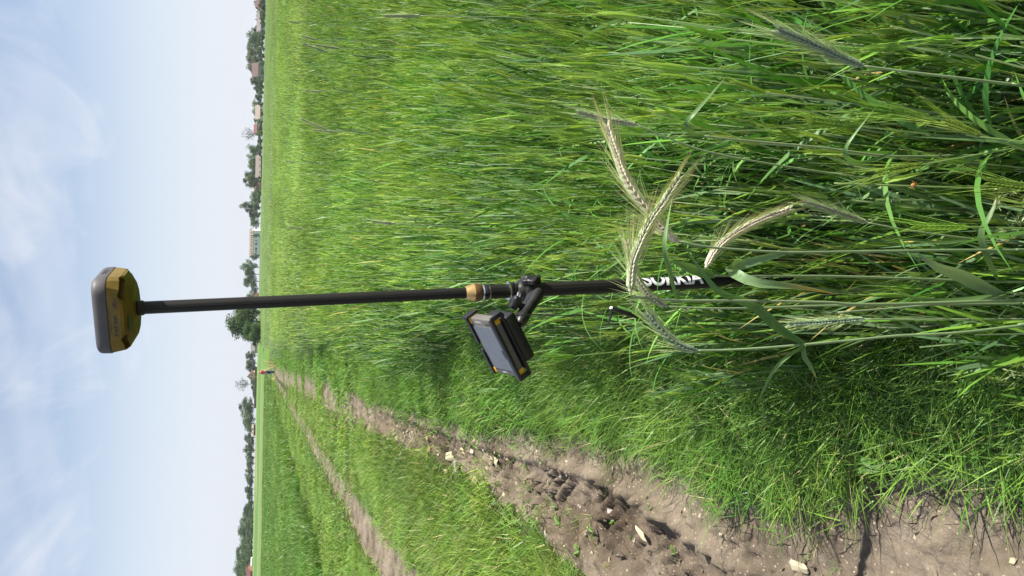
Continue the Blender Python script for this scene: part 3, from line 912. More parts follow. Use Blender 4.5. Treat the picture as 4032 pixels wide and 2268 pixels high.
mount = empty('tablet_mount', B0 + AX * on_pole(2075), 'black ball-arm clamp and cradle fixed to the surveying pole', 'mount')
mount.rotation_euler = PM.to_euler()
bpy.context.view_layer.update()
minv = (Matrix.Translation(mount.location) @ PM.to_4x4()).inverted()
def mloc(p): return minv @ Vector(p)
TW = minv @ (Matrix.Translation(tc_c) @ TM.to_4x4())       # tablet frame seen from the mount
def tab_part(name, boxes, mat, parent=mount, smooth=True):
    bm = bmesh.new()
    for c, s, bv in boxes: bm_box(bm, c, s, None, bv, 2)
    bmesh.ops.transform(bm, matrix=TW, verts=bm.verts)
    return bm_obj(name, bm, mat, parent, smooth, 35)
cr_ = tab_part('cradle', [((.0, 0, -.0265), (.128, .104, .010), .003)], M_BLACK)
E0 = -H2 - .0035
tab_part('front_rail', [((0, E0, .0012), (.158, .0075, .0085), .003), ((0, E0, -.0255), (.158, .0075, .007), .002),
                        ((W2 + .002, E0, -.012), (.011, .0074, .030), .003), ((-W2 - .001, E0, -.012), (.012, .0074, .030), .003),
                        ((0, E0 + .0055, .0036), (.150, .007, .003), .0012), ((-.012, E0 + .011, .0036), (.022, .010, .003), .0012)], M_BLACKG, cr_)
E1 = H2 + .0035
tab_part('back_rail', [((.040, E1, -.010), (.066, .006, .030), .002), ((-.042, E1, -.010), (.066, .006, .030), .002),
                       ((.040, E1 - .0045, .0036), (.066, .006, .003), .0012), ((-.042, E1 - .0045, .0036), (.066, .006, .003), .0012),
                       ((W2 + .004, E1 - .006, -.008), (.005, .020, .034), .002)], M_BLACK, cr_)
tab_part('adapter_block', [((.002, -.006, -.0455), (.116, .086, .0285), .006), ((.012, -.004, -.0625), (.074, .060, .007), .003), ((.02, .030, -.030), (.060, .030, .010), .003)], M_BLACK)
tab_part('charging_latch', [((.062, -.028, -.034), (.010, .014, .016), .002)], M_BLACK, cr_)
# clamp body round the tube
def mnt(name, fn, mat, parent=mount, smooth=True):
    bm = bmesh.new(); fn(bm); return bm_obj(name, bm, mat, parent, smooth, 40)
zz = lambda px: on_pole(px) - on_pole(2075)
clamp = mnt('clamp_body', lambda bm: (bm_lathe(bm, [(.0176, zz(2118)), (.0255, zz(2113)), (.0270, zz(2050)), (.0225, zz(2038)), (.0176, zz(2036))], None, 26),
            bm_box(bm, (-.004, -.022, zz(2088)), (.042, .026, .042), None, .006, 3),
            bm_box(bm, (.022, -.010, zz(2086)), (.026, .040, .040), None, .006, 3)), M_COMPOSITE)
for i, px in enumerate((2003, 2012, 2022, 2034)):
    mnt('hose_clip' if i in (0, 3) else 'rubber_sleeve', lambda bm: bm_lathe(bm, [(.0172, zz(px - 3.5)), (.0225 if i in (0,) else .0205, zz(px - 2.5)), (.0225 if i in (0,) else .0205, zz(px + 2.5)), (.0172, zz(px + 3.5))], None, 26), M_STEEL if i in (0, 3) else M_BLACKG, clamp)
bm = bmesh.new()   # worm-drive screw of the steel clip
bm_box(bm, (-.012, -.024, zz(2028)), (.018, .006, .010), Matrix.Rotation(.35, 3, 'Y'), .0015, 1)
bm_obj('clip_screw', bm, M_STEEL, clamp)
def star_knob(bm, m, r=.016, h=.012, lobes=4):
    n = 48; rings = []
    for z, k in ((0, .86), (.002, 1.0), (h - .002, 1.0), (h, .86)):
        rings.append([bm.verts.new(m @ Vector((r * k * (1 + .20 * math.cos(lobes * 2 * math.pi * i / n)) * math.cos(2 * math.pi * i / n),
                                              r * k * (1 + .20 * math.cos(lobes * 2 * math.pi * i / n)) * math.sin(2 * math.pi * i / n), z))) for i in range(n)])
    for a, b in zip(rings, rings[1:]):
        for i in range(n): bm.faces.new((a[i], a[(i + 1) % n], b[(i + 1) % n], b[i]))
    bm.faces.new(rings[0][::-1]); bm.faces.new(rings[-1])
    bm_lathe(bm, [(.0075, -.016), (.0075, .001)], m, 16)
k1 = mloc(at(2092, 1104, 1.70))
m1 = Matrix.Translation(k1) @ Vector((.93, -.25, .2)).normalized().to_track_quat('Z', 'Y').to_matrix().to_4x4()
kn = mnt('knob', lambda bm: star_knob(bm, m1 @ Matrix.Translation((0, 0, -.006)), .0195, .013), M_BLACK)
mnt('knob_recess', lambda bm: bm_lathe(bm, [(.0045, .0061), (.0045, .0066)], m1, 14), M_SEAM, kn)
# double-socket arm between clamp and cradle
ball_a = mloc(at(2112, 1160, 1.672)); ball_b = TW @ Vector((.012, -.004, -.076))
axis_ab = (ball_b - ball_a)
nrm = axis_ab.cross(Vector((1, 0.2, .4))).normalized()
def half(sgn):
    def fn(bm):
        pts = [ball_a + axis_ab * t + nrm * sgn * .0092 for t in (-.06, .0, .12, .3, .5, .7, .88, 1.0, 1.06)]
        bm_tube(bm, pts, [.008, .0165, .0180, .0155, .0146, .0152, .0170, .0150, .008], 16, True, .8)
    return fn
mnt('arm_half', half(1), M_COMPOSITE); mnt('arm_half', half(-1), M_COMPOSITE)
for p, q in ((ball_a, clamp), (ball_b, cr_)):
    mnt('ball', lambda bm: bmesh.ops.create_uvsphere(bm, u_segments=18, v_segments=12, radius=.0118, matrix=Matrix.Translation(p)), M_BLACKG)
mnt('ball_stem', lambda bm: bm_tube(bm, [ball_a, mloc(B0 + AX * on_pole(2090)) + Vector((-.004, -.020, 0))], .008, 12), M_COMPOSITE, clamp)
mnt('ball_plate', lambda bm: bm_tube(bm, [ball_b, TW @ Vector((.012, -.004, -.0645))], [.008, .020], 16), M_BLACK, cr_)
mid = ball_a + axis_ab * .5
k2 = mloc(at(2040, 1198, 1.640))
m2 = Matrix.Translation(k2) @ (k2 - mid).normalized().to_track_quat('Z', 'Y').to_matrix().to_4x4()
mnt('knob', lambda bm: star_knob(bm, m2, .0145, .018, 3), M_BLACK)
mnt('bolt', lambda bm: bm_tube(bm, [mid - (k2 - mid) * .4, k2], .0035, 10), M_STEEL)
mnt('screw_head', lambda bm: bm_lathe(bm, [(.004, 0), (.004, .003)], Matrix.Translation(mloc(at(2136, 1160, 1.668))), 12), M_STEEL)

# ---- stylus hanging from the cradle on a cord
sy = TW @ Vector((.060, -.030, -.036)); sp = (Matrix.Translation(mount.location) @ PM.to_4x4()) @ sy
s_end = at(2408, 1237, sp.y + .01)
sty = empty('stylus', s_end, 'black stylus dangling from the tablet cradle on a thin cord', 'stylus')
def st(name, pts, rads, mat, n=8, parent=sty):
    bm = bmesh.new(); bm_tube(bm, [Vector(p) - s_end for p in pts], rads, n); return bm_obj(name, bm, mat, parent, True, 40)
st('cord', catmull([sp, sp.lerp(s_end, .25) + Vector((.002, 0, 0)), sp.lerp(s_end, .6) + Vector((-.001, 0, 0)), s_end], 14), .0011, M_BLACK)
Y_ = s_end.y
bar_ = st('barrel', [at(2404, 1214, Y_), at(2416, 1216, Y_), at(2440, 1224, Y_), at(2480, 1238, Y_), at(2510, 1252, Y_)], [.003, .0045, .0055, .0055, .002], M_BLACKG, 12)
st('clip', [at(2408, 1212, Y_ - .004), at(2407, 1230, Y_), at(2402, 1250, Y_), at(2394, 1274, Y_)], [.002, .0035, .0035, .0012], M_BLACK, 8, bar_)
st('end_cap', [at(2403, 1211, Y_ - .003), at(2409, 1213, Y_ - .003)], [.003, .0038], M_WHITE, 10, bar_)
# ------------------------------------------------------------------ tall rye at the edge of the barley
def leaf_part(name, pts, width, parent, mat=M_RYE, c0=(.10, .20, .06), c1=(.15, .26, .07), tip=None, face=None, fold=.22, seg=14):
    """a strap leaf along a curve, folded along its midrib"""
    cv = catmull(pts, seg)
    vs, fs, cs = [], [], []
    prev = None
    for i, p in enumerate(cv):
        t = i / (seg - 1)
        d = (cv[min(i + 1, seg - 1)] - cv[max(i - 1, 0)]).normalized()
        f = Vector(face) if face is not None else (Vector((0, 0, CAM_H)) - (parent.location + p)).normalized()
        s = d.cross(f); s = s.normalized() if s.length > 1e-4 else (prev or Vector((1, 0, 0)))
        if prev is not None and s.dot(prev) < 0: s = -s
        prev = s
        nn = s.cross(d)
        w = width * .72 * (min(1, .45 + t * 2.2)) * (1 - max(0, (t - .35) / .65) ** 2.0) * .5
        tw = .5 * math.sin(t * 3.0 + len(pts))
        s2 = s * math.cos(tw) + nn * math.sin(tw)
        vs += [p - s2 * w + nn * w * fold, p - nn * w * .12, p + s2 * w + nn * w * fold]
        c = np.array(c0) * (1 - t) + np.array(c1) * t
        if tip is not None and t > .8: c = c * (1 - (t - .8) / .2) + np.array(tip) * (t - .8) / .2
        cs += [c, c * .85, c]
    for i in range(seg - 1):
        a = 3 * i; fs += [(a, a + 1, a + 4, a + 3), (a + 1, a + 2, a + 5, a + 4)]
    cs = np.array(cs)
    return mesh_obj(name, [tuple(v) for v in vs], fs, mat, parent, True, np.concatenate([cs, np.ones((len(cs), 1))], 1))
def stem_part(name, pts, r0, r1, parent, c0, c1, n=7, seg=20, nodes=()):
    cv = catmull(pts, seg)
    bm = bmesh.new()
    rads = [r0 + (r1 - r0) * i / (seg - 1) for i in range(seg)]
    rings = bm_tube(bm, cv, rads, n)
    me = bpy.data.meshes.new(name); bm.to_mesh(me); bm.free()
    cols = []
    for i in range(seg):
        t = i / (seg - 1); g = .9 + .2 * random.random()
        c = (np.array(c0) * (1 - t) + np.array(c1) * t) * g
        cols += [c] * n
    a = me.color_attributes.new('tint', 'FLOAT_COLOR', 'POINT')
    a.data.foreach_set('color', np.concatenate([np.array(cols), np.ones((len(cols), 1))], 1).astype(np.float32).ravel())
    me.materials.append(M_RYE); me.polygons.foreach_set('use_smooth', [True] * len(me.polygons))
    o = bpy.data.objects.new(name, me); return link(o, parent)
def ear_parts(cv, parent, width, awn, face, cols, awncol, seed=0, name='ear'):
    """a two-sided spike: herringbone of pointed husks and long awns"""
    rg = np.random.default_rng(seed)
    E_, A_ = Batch(), Batch()
    n = len(cv); Ltot = sum((cv[i + 1] - cv[i]).length for i in range(n - 1))
    rows = max(10, int(Ltot / .0052))
    for k in range(rows):
        t = (k + .3) / rows; u = t * (n - 1); i = min(int(u), n - 2)
        p = cv[i].lerp(cv[i + 1], u - i); d = (cv[i + 1] - cv[i]).normalized()
        s = d.cross(face).normalized(); nn = s.cross(d)
        taper = (.55 + .45 * min(1, t * 5)) * (1 - .45 * max(0, t - .5) * 2)
        w = width * .98 * taper
        for sgn in (-1, 1):
            for lay in (-.6, .15, .7, 1.05):                # back, side and front rank of husks
                q = p + s * sgn * w * (.16 if lay < 1 else .03) + nn * w * .32 * lay
                dirn = (d + s * sgn * (.33 - .1 * abs(lay) if lay < 1 else .22) + nn * .20 * lay).normalized()
                L = .0135 * (.8 + .3 * rg.random()); ww = .0046
                c = np.array(cols[0]) * (.95 + rg.random() * .15) if lay > 1 else np.array(cols[1]) * (.92 + .2 * rg.random())
                a = dirn.cross(nn if abs(lay) < .5 else s).normalized(); b = dirn.cross(a)
                vv = [q, q + dirn * L * .4 + a * ww * .5, q + dirn * L * .4 - a * ww * .5, q + dirn * L * .4 + b * ww * .35, q + dirn * L * .4 - b * ww * .35, q + dirn * L]
                ff = [(0, 1, 3), (0, 3, 2), (0, 2, 4), (0, 4, 1), (5, 3, 1), (5, 2, 3), (5, 4, 2), (5, 1, 4)]
                E_.add([tuple(x) for x in vv], ff, [c * .9, c, c, c * 1.06, c * .9, c * 1.05])
                if rg.random() < .55:
                    al = awn * (.7 + .5 * rg.random()) * (1 - .25 * t)
                    b0 = q + dirn * L * .9
                    ad = (d + s * sgn * (.06 + .34 * (1 - t) * rg.random()) + nn * .25 * (rg.random() - .4) * 2).normalized()
                    e = b0 + ad * al + Vector((0, 0, -.12 * al * rg.random()))
                    h = ad.cross(nn).normalized() * .0005; h2 = nn * .00042
                    ac = np.array(awncol[0]) * (.8 + .4 * rg.random()); ac1 = np.array(awncol[1]) * (.8 + .4 * rg.random())
                    A_.add([tuple(b0 + h), tuple(b0 - h * .5 + h2), tuple(b0 - h * .5 - h2), tuple(e)], [(0, 1, 3), (1, 2, 3), (2, 0, 3)], [ac, ac, ac, ac1])
    core = []
    bmc = bmesh.new(); bm_tube(bmc, cv, [width * .26 * (.7 + .3 * math.sin(math.pi * (.15 + .8 * i / (n - 1)))) * (1 - .5 * (i / (n - 1)) ** 3) for i in range(n)], 8)
    bmc.verts.index_update()
    E_.add([tuple(v.co) for v in bmc.verts], np.array([[v.index for v in f.verts] for f in bmc.faces if len(f.verts) == 4]), [np.array(cols[0]) * .85] * len(bmc.verts)); bmc.free()
    e = E_.obj(name, M_EAR, parent); A_.obj('awns', M_EAR, e)
    return e
CREAM = [(.66, .60, .48), (.62, .68, .46)]
GREENISH = [(.46, .46, .33), (.46, .56, .33)]
DARKG = [(.30, .38, .27), (.40, .52, .33)]
AWN_R = [(.55, .62, .30), (.60, .50, .30)]
AWN_G = [(.50, .62, .28), (.58, .64, .34)]
def rye(label, y, stem, ear, leaves=(), width=.012, awn=.055, cols=CREAM, awncol=AWN_R, r=(.0024, .0012), group=None, seed=1, year=None):
    """stem and ear given as pixels on the photograph, standing at ground distance y"""
    pts = [at(px, py, y + dy) for px, py, dy in [(q + (0,))[:3] for q in stem]]
    last = pts[-1]; prev = pts[-2]
    slope = (last - prev); slope = slope / max(abs(slope.z), .02)
    base = Vector((last.x + max(-.06, min(.06, slope.x * last.z * .5)), y + .01, 0)); base.z = float(ground_z(base.x, base.y)) - .01
    if last.z < base.z + .05: pts = pts[:-1]
    o = empty('rye_plant', base, label, 'rye', group)
    full = [p - base for p in pts] + [Vector((0, 0, 0))]
    full = full[::-1]
    stem_part('stem', full, r[0], r[1], o, (.17, .26, .10), (.30, .38, .22), seg=max(16, 5 * len(full)))
    if ear:
        cv = catmull([at(px, py, (year or y) + dy) - base for px, py, dy in [(q + (0,))[:3] for q in ear]], 16)
        mid = cv[8]
        face = (Vector((0, 0, CAM_H)) - (base + mid)).normalized()
        ear_parts(cv, o, width, awn, face, cols, awncol, seed)
    for lf in leaves:
        p = [at(px, py, y + dy) - base for px, py, dy in [(q + (0,))[:3] for q in lf['p']]]
        leaf_part('leaf', p, lf.get('w', .012), o, tip=lf.get('tip'), c0=lf.get('c0', (.11, .21, .07)), c1=lf.get('c1', (.15, .26, .08)))
    for nd in ():
        pass
    return o
ORANGE = (.55, .28, .06)
rye('rye stalk with long cream-pink ear arching across the surveying pole', .80,
    [(2671, 953), (2760, 968), (2850, 978), (3093, 993), (3400, 990), (3745, 985), (4000, 985), (4120, 986)],
    [(2668, 951), (2600, 890), (2478, 728), (2430, 610), (2395, 505)],
    [dict(p=[(3093, 995), (2980, 1025, .01), (2900, 1050, .02), (2885, 1070, -.03), (2975, 1112, -.05), (3120, 1127, -.05), (3300, 1158, -.05)], w=.020, tip=ORANGE, c0=(.16, .26, .12), c1=(.20, .29, .13))],
    seed=11, width=.0128, awn=.06)
rye('rye stalk whose reddish awned ear bends back over the pole lettering', .76,
    [(2481, 1149), (2490, 1166), (2560, 1176), (2700, 1183), (2940, 1184), (3250, 1190), (3354, 1197), (3559, 1196), (4000, 1182), (4120, 1180)],
    [(2481, 1147), (2490, 1050), (2507, 990), (2554, 886), (2610, 800), (2671, 707)],
    [dict(p=[(2664, 1181), (2640, 1080, -.01), (2616, 976, -.02), (2624, 900, -.02), (2647, 776, -.02)], w=.008)],
    cols=GREENISH, seed=12, width=.0110, awn=.055)
rye('rye stalk with short cream ear hanging to the right of the pole', .90,
    [(2778, 1056), (2768, 1066), (2785, 1080), (2830, 1085), (3000, 1087), (3250, 1087), (3500, 1094), (3931, 1109), (4120, 1112)],
    [(2779, 1054), (2815, 990), (2871, 935), (2940, 892), (3009, 859), (3106, 824)],
    [dict(p=[(2816, 1085), (2760, 1072, -.01), (2700, 1050, -.02), (2637, 1026, -.02)], w=.020),
     dict(p=[(3932, 1108), (3885, 1010, -.02), (3863, 917, -.03), (3907, 830, -.04), (3950, 709, -.04)], w=.013, tip=ORANGE)],
    seed=13, width=.0105, awn=.045)
rye('rye stalk with dull green ear tucked behind the bending reddish ear', .88,
    [(2626, 1206), (2800, 1214), (3000, 1212), (3217, 1204), (3600, 1200), (4000, 1196), (4120, 1196)],
    [(2625, 1206), (2566, 1170), (2524, 1122), (2492, 1060), (2470, 955)],
    [], cols=GREENISH, awncol=AWN_G, seed=14, width=.0115, awn=.06)
rye('rye stalk with grey-green ear and broad leaf, at the outer edge of the rye', .80,
    [(2743, 1380), (2850, 1378), (3000, 1370), (3161, 1357), (3400, 1335), (3535, 1322), (3773, 1310), (4032, 1280), (4120, 1270)],
    [(2742, 1380), (2690, 1365), (2636, 1328), (2585, 1280), (2550, 1240)],
    [dict(p=[(3168, 1355), (3062, 1289, -.01), (2968, 1204, -.03), (2823, 1142, -.04), (2692, 965, -.05)], w=.017, c0=(.08, .17, .06), c1=(.10, .20, .06)),
     dict(p=[(3168, 1355), (3166, 1400, -.01), (3190, 1440, -.02), (3215, 1490, -.02)], w=.009, tip=(.55, .45, .08)),
     dict(p=[(3175, 1355), (3100, 1405, -.02), (3040, 1470, -.02), (2975, 1600, -.02)], w=.007)],
    cols=DARKG, awncol=AWN_G, seed=15, width=.0115, awn=.055)
rye('rye stalk with big grey-green ear leaning over the barley', .72,
    [(3394, 259), (3573, 283), (3800, 310), (4032, 338), (4120, 348)],
    [(3393, 258), (3310, 225), (3228, 186), (3140, 148), (3063, 117)],
    [], cols=DARKG, awncol=AWN_G, seed=16, width=.0135, awn=.06, r=(.0026, .0013))
rye('rye stalk with slim greenish ear beside the short cream ear', 1.0,
    [(3414, 876), (3550, 902), (3780, 935), (3900, 950), (4032, 962), (4120, 970)],
    [(3413, 876), (3340, 850), (3276, 828), (3220, 810), (3173, 798)],
    [dict(p=[(3829, 942), (3700, 955, -.01), (3500, 930, -.02), (3350, 905, -.03)], w=.009)],
    cols=GREENISH, awncol=AWN_G, seed=17, width=.0095, awn=.05)
rye('rye stalk with slender pale ear rising above the long cream-pink ear', 1.15,
    [(2510, 493), (2600, 530), (2760, 590), (3000, 640), (3400, 700), (3600, 715)],
    [(2509, 493), (2460, 482), (2394, 472), (2330, 455), (2280, 443)],
    [], cols=GREENISH, awncol=AWN_G, seed=18, width=.0095, awn=.05)
rye('rye stalk with faint grey ear lying low among the outer stalks', 1.0,
    [(3404, 1256), (3600, 1258), (3800, 1257), (3969, 1258), (4120, 1256)],
    [(3403, 1256), (3330, 1262), (3250, 1268), (3170, 1273), (3110, 1277)],
    [], cols=DARKG, awncol=AWN_G, seed=19, width=.0085, awn=.05)
rye('headless rye stalk with two hooked leaves among the barley', .95,
    [(2773, 535), (2900, 550), (3228, 580), (3504, 614), (3800, 612), (4120, 610)], None,
    [dict(p=[(2773, 535), (2725, 525, -.01), (2702, 485, -.02), (2732, 447, -.03), (2800, 370, -.03), (2862, 297, -.03)], w=.010),
     dict(p=[(3511, 604), (3401, 642, -.01), (3345, 628, -.02), (3328, 594, -.03), (3352, 545, -.04), (3449, 421, -.05)], w=.011)], seed=20)
rye('headless rye stalk with one very broad bluish leaf low by the pole', .84,
    [(3300, 1230), (3600, 1206), (3963, 1168), (4120, 1150)], None,
    [dict(p=[(3963, 1166), (3850, 1120, -.01), (3776, 1084, -.02), (3683, 1047, -.03), (3600, 985, -.03)], w=.026, c0=(.17, .26, .15), c1=(.20, .30, .16)),
     dict(p=[(3990, 1150), (3800, 1180, -.01), (3640, 1180, -.02), (3520, 1148, -.03)], w=.011)], seed=21)
# taller rye ears standing proud farther out in the barley
FAR = [((1655, 61), (1517, 62), 2.3, (2100, 75)), ((1340, 190), (1245, 178), 3.6, (1560, 195)), ((1290, 205), (1195, 172), 3.9, (1540, 232)),
       ((1250, 155), (1190, 142), 4.6, (1400, 160)), ((1290, 512), (1190, 470), 4.2, (1420, 520)), ((1330, 520), (1235, 512), 4.4, (1480, 530)),
       ((1270, 360), (1205, 357), 5.2, (1400, 364)), ((1185, 90), (1135, 84), 6.5, (1280, 95)), ((1165, 640), (1125, 632), 7.0, (1260, 645)),
       ((1120, 330), (1055, 326), 6.2, (1300, 333)), ((1560, 880), (1470, 872), 3.0, (1760, 890)), ((1200, 900), (1145, 893), 5.6, (1330, 905))]
for i, (b, t, y, low) in enumerate(FAR):
    if i == 9: continue
    rye('slim grey-green rye ear standing above the barley tops', y, [b, ((b[0] + low[0]) / 2, (b[1] + low[1]) / 2), low], [b, ((b[0] * 2 + t[0]) / 3, (b[1] * 2 + t[1]) / 3 + 1), t],
        [dict(p=[low, ((low[0] + b[0]) / 2 - 20, low[1] - 14), ((low[0] + b[0]) / 2 - 10, low[1] - 45)], w=.010)], cols=GREENISH, awncol=AWN_G,
        seed=40 + i, width=.007, awn=.05, group='rye ears standing above the barley')

# ------------------------------------------------------------------ single barley plants at the near edge of the field
def barley_proto(k):
    rgp = RNG
    h = float(U(.66, .84, 1)[0])
    P0 = np.zeros((1, 3)); up = np.array([[0, 0, 1.0]])
    lean = hdir(1) * rgp.uniform(.02, .14)
    parts = []
    def center(t): return np.array([[0, 0, -.02]]) + unit(up + lean * .5) * h * t + lean * .5 * h * t ** 2
    bt = Batch(); sc0 = rcol(1, (.12, .20, .06), (.20, .27, .13)); sc1 = rcol(1, (.20, .31, .11), (.32, .41, .24))
    for sd in (np.array([[1., 0, 0]]), np.array([[0, 1., 0]])):
        bt.ribbons(center(0), up + lean * .5, lean * .5, np.array([h]), np.array([.0042]), 6, sc0, sc1, 'stem', side=sd)
    parts.append(('stem', bt))
    for t in (.45, .66, .84):
        bt = Batch(); hd = hdir(1); g = rcol(1, (.045, .14, .022), (.13, .28, .055))
        bt.ribbons(center(t), hd + up * rgp.uniform(1.0, 2.6), hd * rgp.uniform(.1, .5) - up * rgp.uniform(0, .4), U(.15, .26, 1), U(.009, .0135, 1), 7, g, g * 1.1, 'leaf', droop=U(0, .4, 1))
        parts.append(('leaf', bt))
    bt = Batch(); e = center(1.0); de = unit(up + lean * 1.5)
    Le = float(U(.065, .085, 1)[0]); c = rcol(1, (.17, .30, .045), (.32, .44, .11))
    s1 = unit(np.cross(de, hdir(1))); s2 = np.cross(de, s1)
    for i in range(11):
        for sg in (-1, 1):
            q = e + de * Le * i / 11 + s1 * sg * .0016
            dd = de + s1 * sg * .34
            cc = c * rgp.uniform(.8, 1.15)
            for sd in (s2, s1):
                bt.ribbons(q, dd, -s1 * sg * .1, np.array([.0125]), np.array([.0042]), 3, cc * .75, cc, 'spindle', side=sd)
            bt.ribbons(q + unit(dd) * .011, de + s1 * sg * rgp.uniform(.08, .25) + s2 * rgp.uniform(-.15, .15), s1 * 0, U(.07, .11, 1), np.array([.0011]), 2, cc, cc * 1.1, 'awn')
    parts.append(('ear', bt))
    objs = []
    for nm, b in parts:
        objs.append((nm, b.obj(nm, M_BARLEY, linked=False).data))
    return objs
PROTO = [barley_proto(k) for k in range(8)]
cand = grid_points(.66, 2.6, .085, lambda x, y: (sstep(-.06, .25, x - field_edge(y)) * (1 - pole_clear(x, y))) * .75)
cand = cand[(cand[:, 0] < .40 * cand[:, 1] + .16)]
RNG.shuffle(cand)
cand = cand[np.argsort(cand[:, 1])][:150]
for i, (x, y) in enumerate(cand):
    z = float(ground_z(x, y))
    o = empty('barley_plant', (x, y, z), 'green barley plant with awned ear at the near edge of the field', 'barley', 'barley plants at the near edge')
    o.rotation_euler = (RNG.normal(0, .05), RNG.normal(0, .05), RNG.uniform(0, 6.28))
    s = RNG.uniform(.88, 1.08); o.scale = (s, s, s)
    for nm, me in PROTO[i % len(PROTO)]:
        link(bpy.data.objects.new(nm, me), o)

# ------------------------------------------------------------------ flowering meadow grass by the camera's feet
def panicle(px, py, y, seed, label):
    rg = np.random.default_rng(seed)
    top = at(px, py, y); base = Vector((top.x + .02, y + .02, 0)); base.z = float(ground_z(base.x, base.y)) - .01
    o = empty('meadow_grass', base, label, 'meadow grass', 'meadow grass panicles below the barley')
    t = top - base
    stem_part('stem', [Vector((0, 0, 0)), t * .5 + Vector((.01, 0, 0)), t], .0014, .0006, o, (.14, .22, .07), (.22, .30, .10), 6, 14)
    bt = Batch()
    for k in range(26):
        u = .72 + .28 * k / 26
        p = np.array([t * u + Vector((.01 * (1 - u), 0, 0))])
        hd = np.array([[rg.normal(), rg.normal(), .6]]); L = .05 * (1 - (u - .72) / .36)
        c = np.array([[.26, .33, .13]]) * rg.uniform(.8, 1.2)
        bt.ribbons(p, hd, np.array([[0, 0, .1]]), np.array([L]), np.array([.0007]), 1, c * .8, c, 'stem', side=np.array([[1., .2, 0]]))
        for j in range(5):
            q = p + unit(hd) * L * (.35 + .65 * j / 4)
            dd = hd + rg.normal(0, .5, (1, 3))
            bt.ribbons(q, dd, dd * 0, np.array([.0075]), np.array([.003]), 2, c, c * 1.2, 'spindle', side=np.array([[rg.normal(), rg.normal(), rg.normal()]]))
    bt.obj('panicle', M_GRASS, o)
for i, (px, py, y) in enumerate([(3935, 745, .86), (3925, 815, .9), (3960, 905, .84), (3975, 1480, .95)]):
    panicle(px, py, y, 60 + i, 'flowering meadow grass with feathery pale panicle below the barley')

# ------------------------------------------------------------------ a shield bug on a barley ear
bl = at(3597, 730, .93)
bug = empty('shield_bug', bl, 'small orange-brown shield bug clinging to a green stalk', 'insect')
M_BUG = plain('bug_shell', (.40, .19, .06), .4, 0, .5, .25, 400)
bm = bmesh.new()
ring = [(-.0042, .0006), (-.0030, .0022), (-.0008, .0034), (.0016, .0030), (.0040, .0016), (.0056, .0006)]
bm_tube(bm, [Vector((-x, 0, 0)) for x, r in ring], [r for x, r in ring], 12, True, .45)
bo = bm_obj('body', bm, M_BUG, bug, True)
for sx in (-1, 1):
    for k in (-.002, .0, .002):
        bm = bmesh.new(); bm_tube(bm, [(k, sx * .002, -.0005), (k * 1.5, sx * .0045, .0002), (k * 2, sx * .0055, -.002)], .0003, 5)
        bm_obj('leg', bm, M_BUG, bug)
bug.rotation_euler = (math.radians(60), math.radians(-70), .3)
o = empty('barley_plant', (bl.x + .02, .935, float(ground_z(bl.x + .02, .935))), 'leafless green stalk carrying the orange-brown shield bug', 'barley')
stem_part('stem', [Vector((0, 0, -.01)), Vector((-.012, 0, bl.z * .6)), Vector((-.021, .0035, bl.z + .01)), Vector((-.024, .004, bl.z + .12))], .0022, .0012, o, (.14, .23, .07), (.28, .36, .14), 7, 14)
leaf_part('leaf', [Vector((-.012, 0, bl.z * .6)), Vector((.0, -.01, bl.z * .75)), Vector((.03, -.03, bl.z * .85))], .01, o)
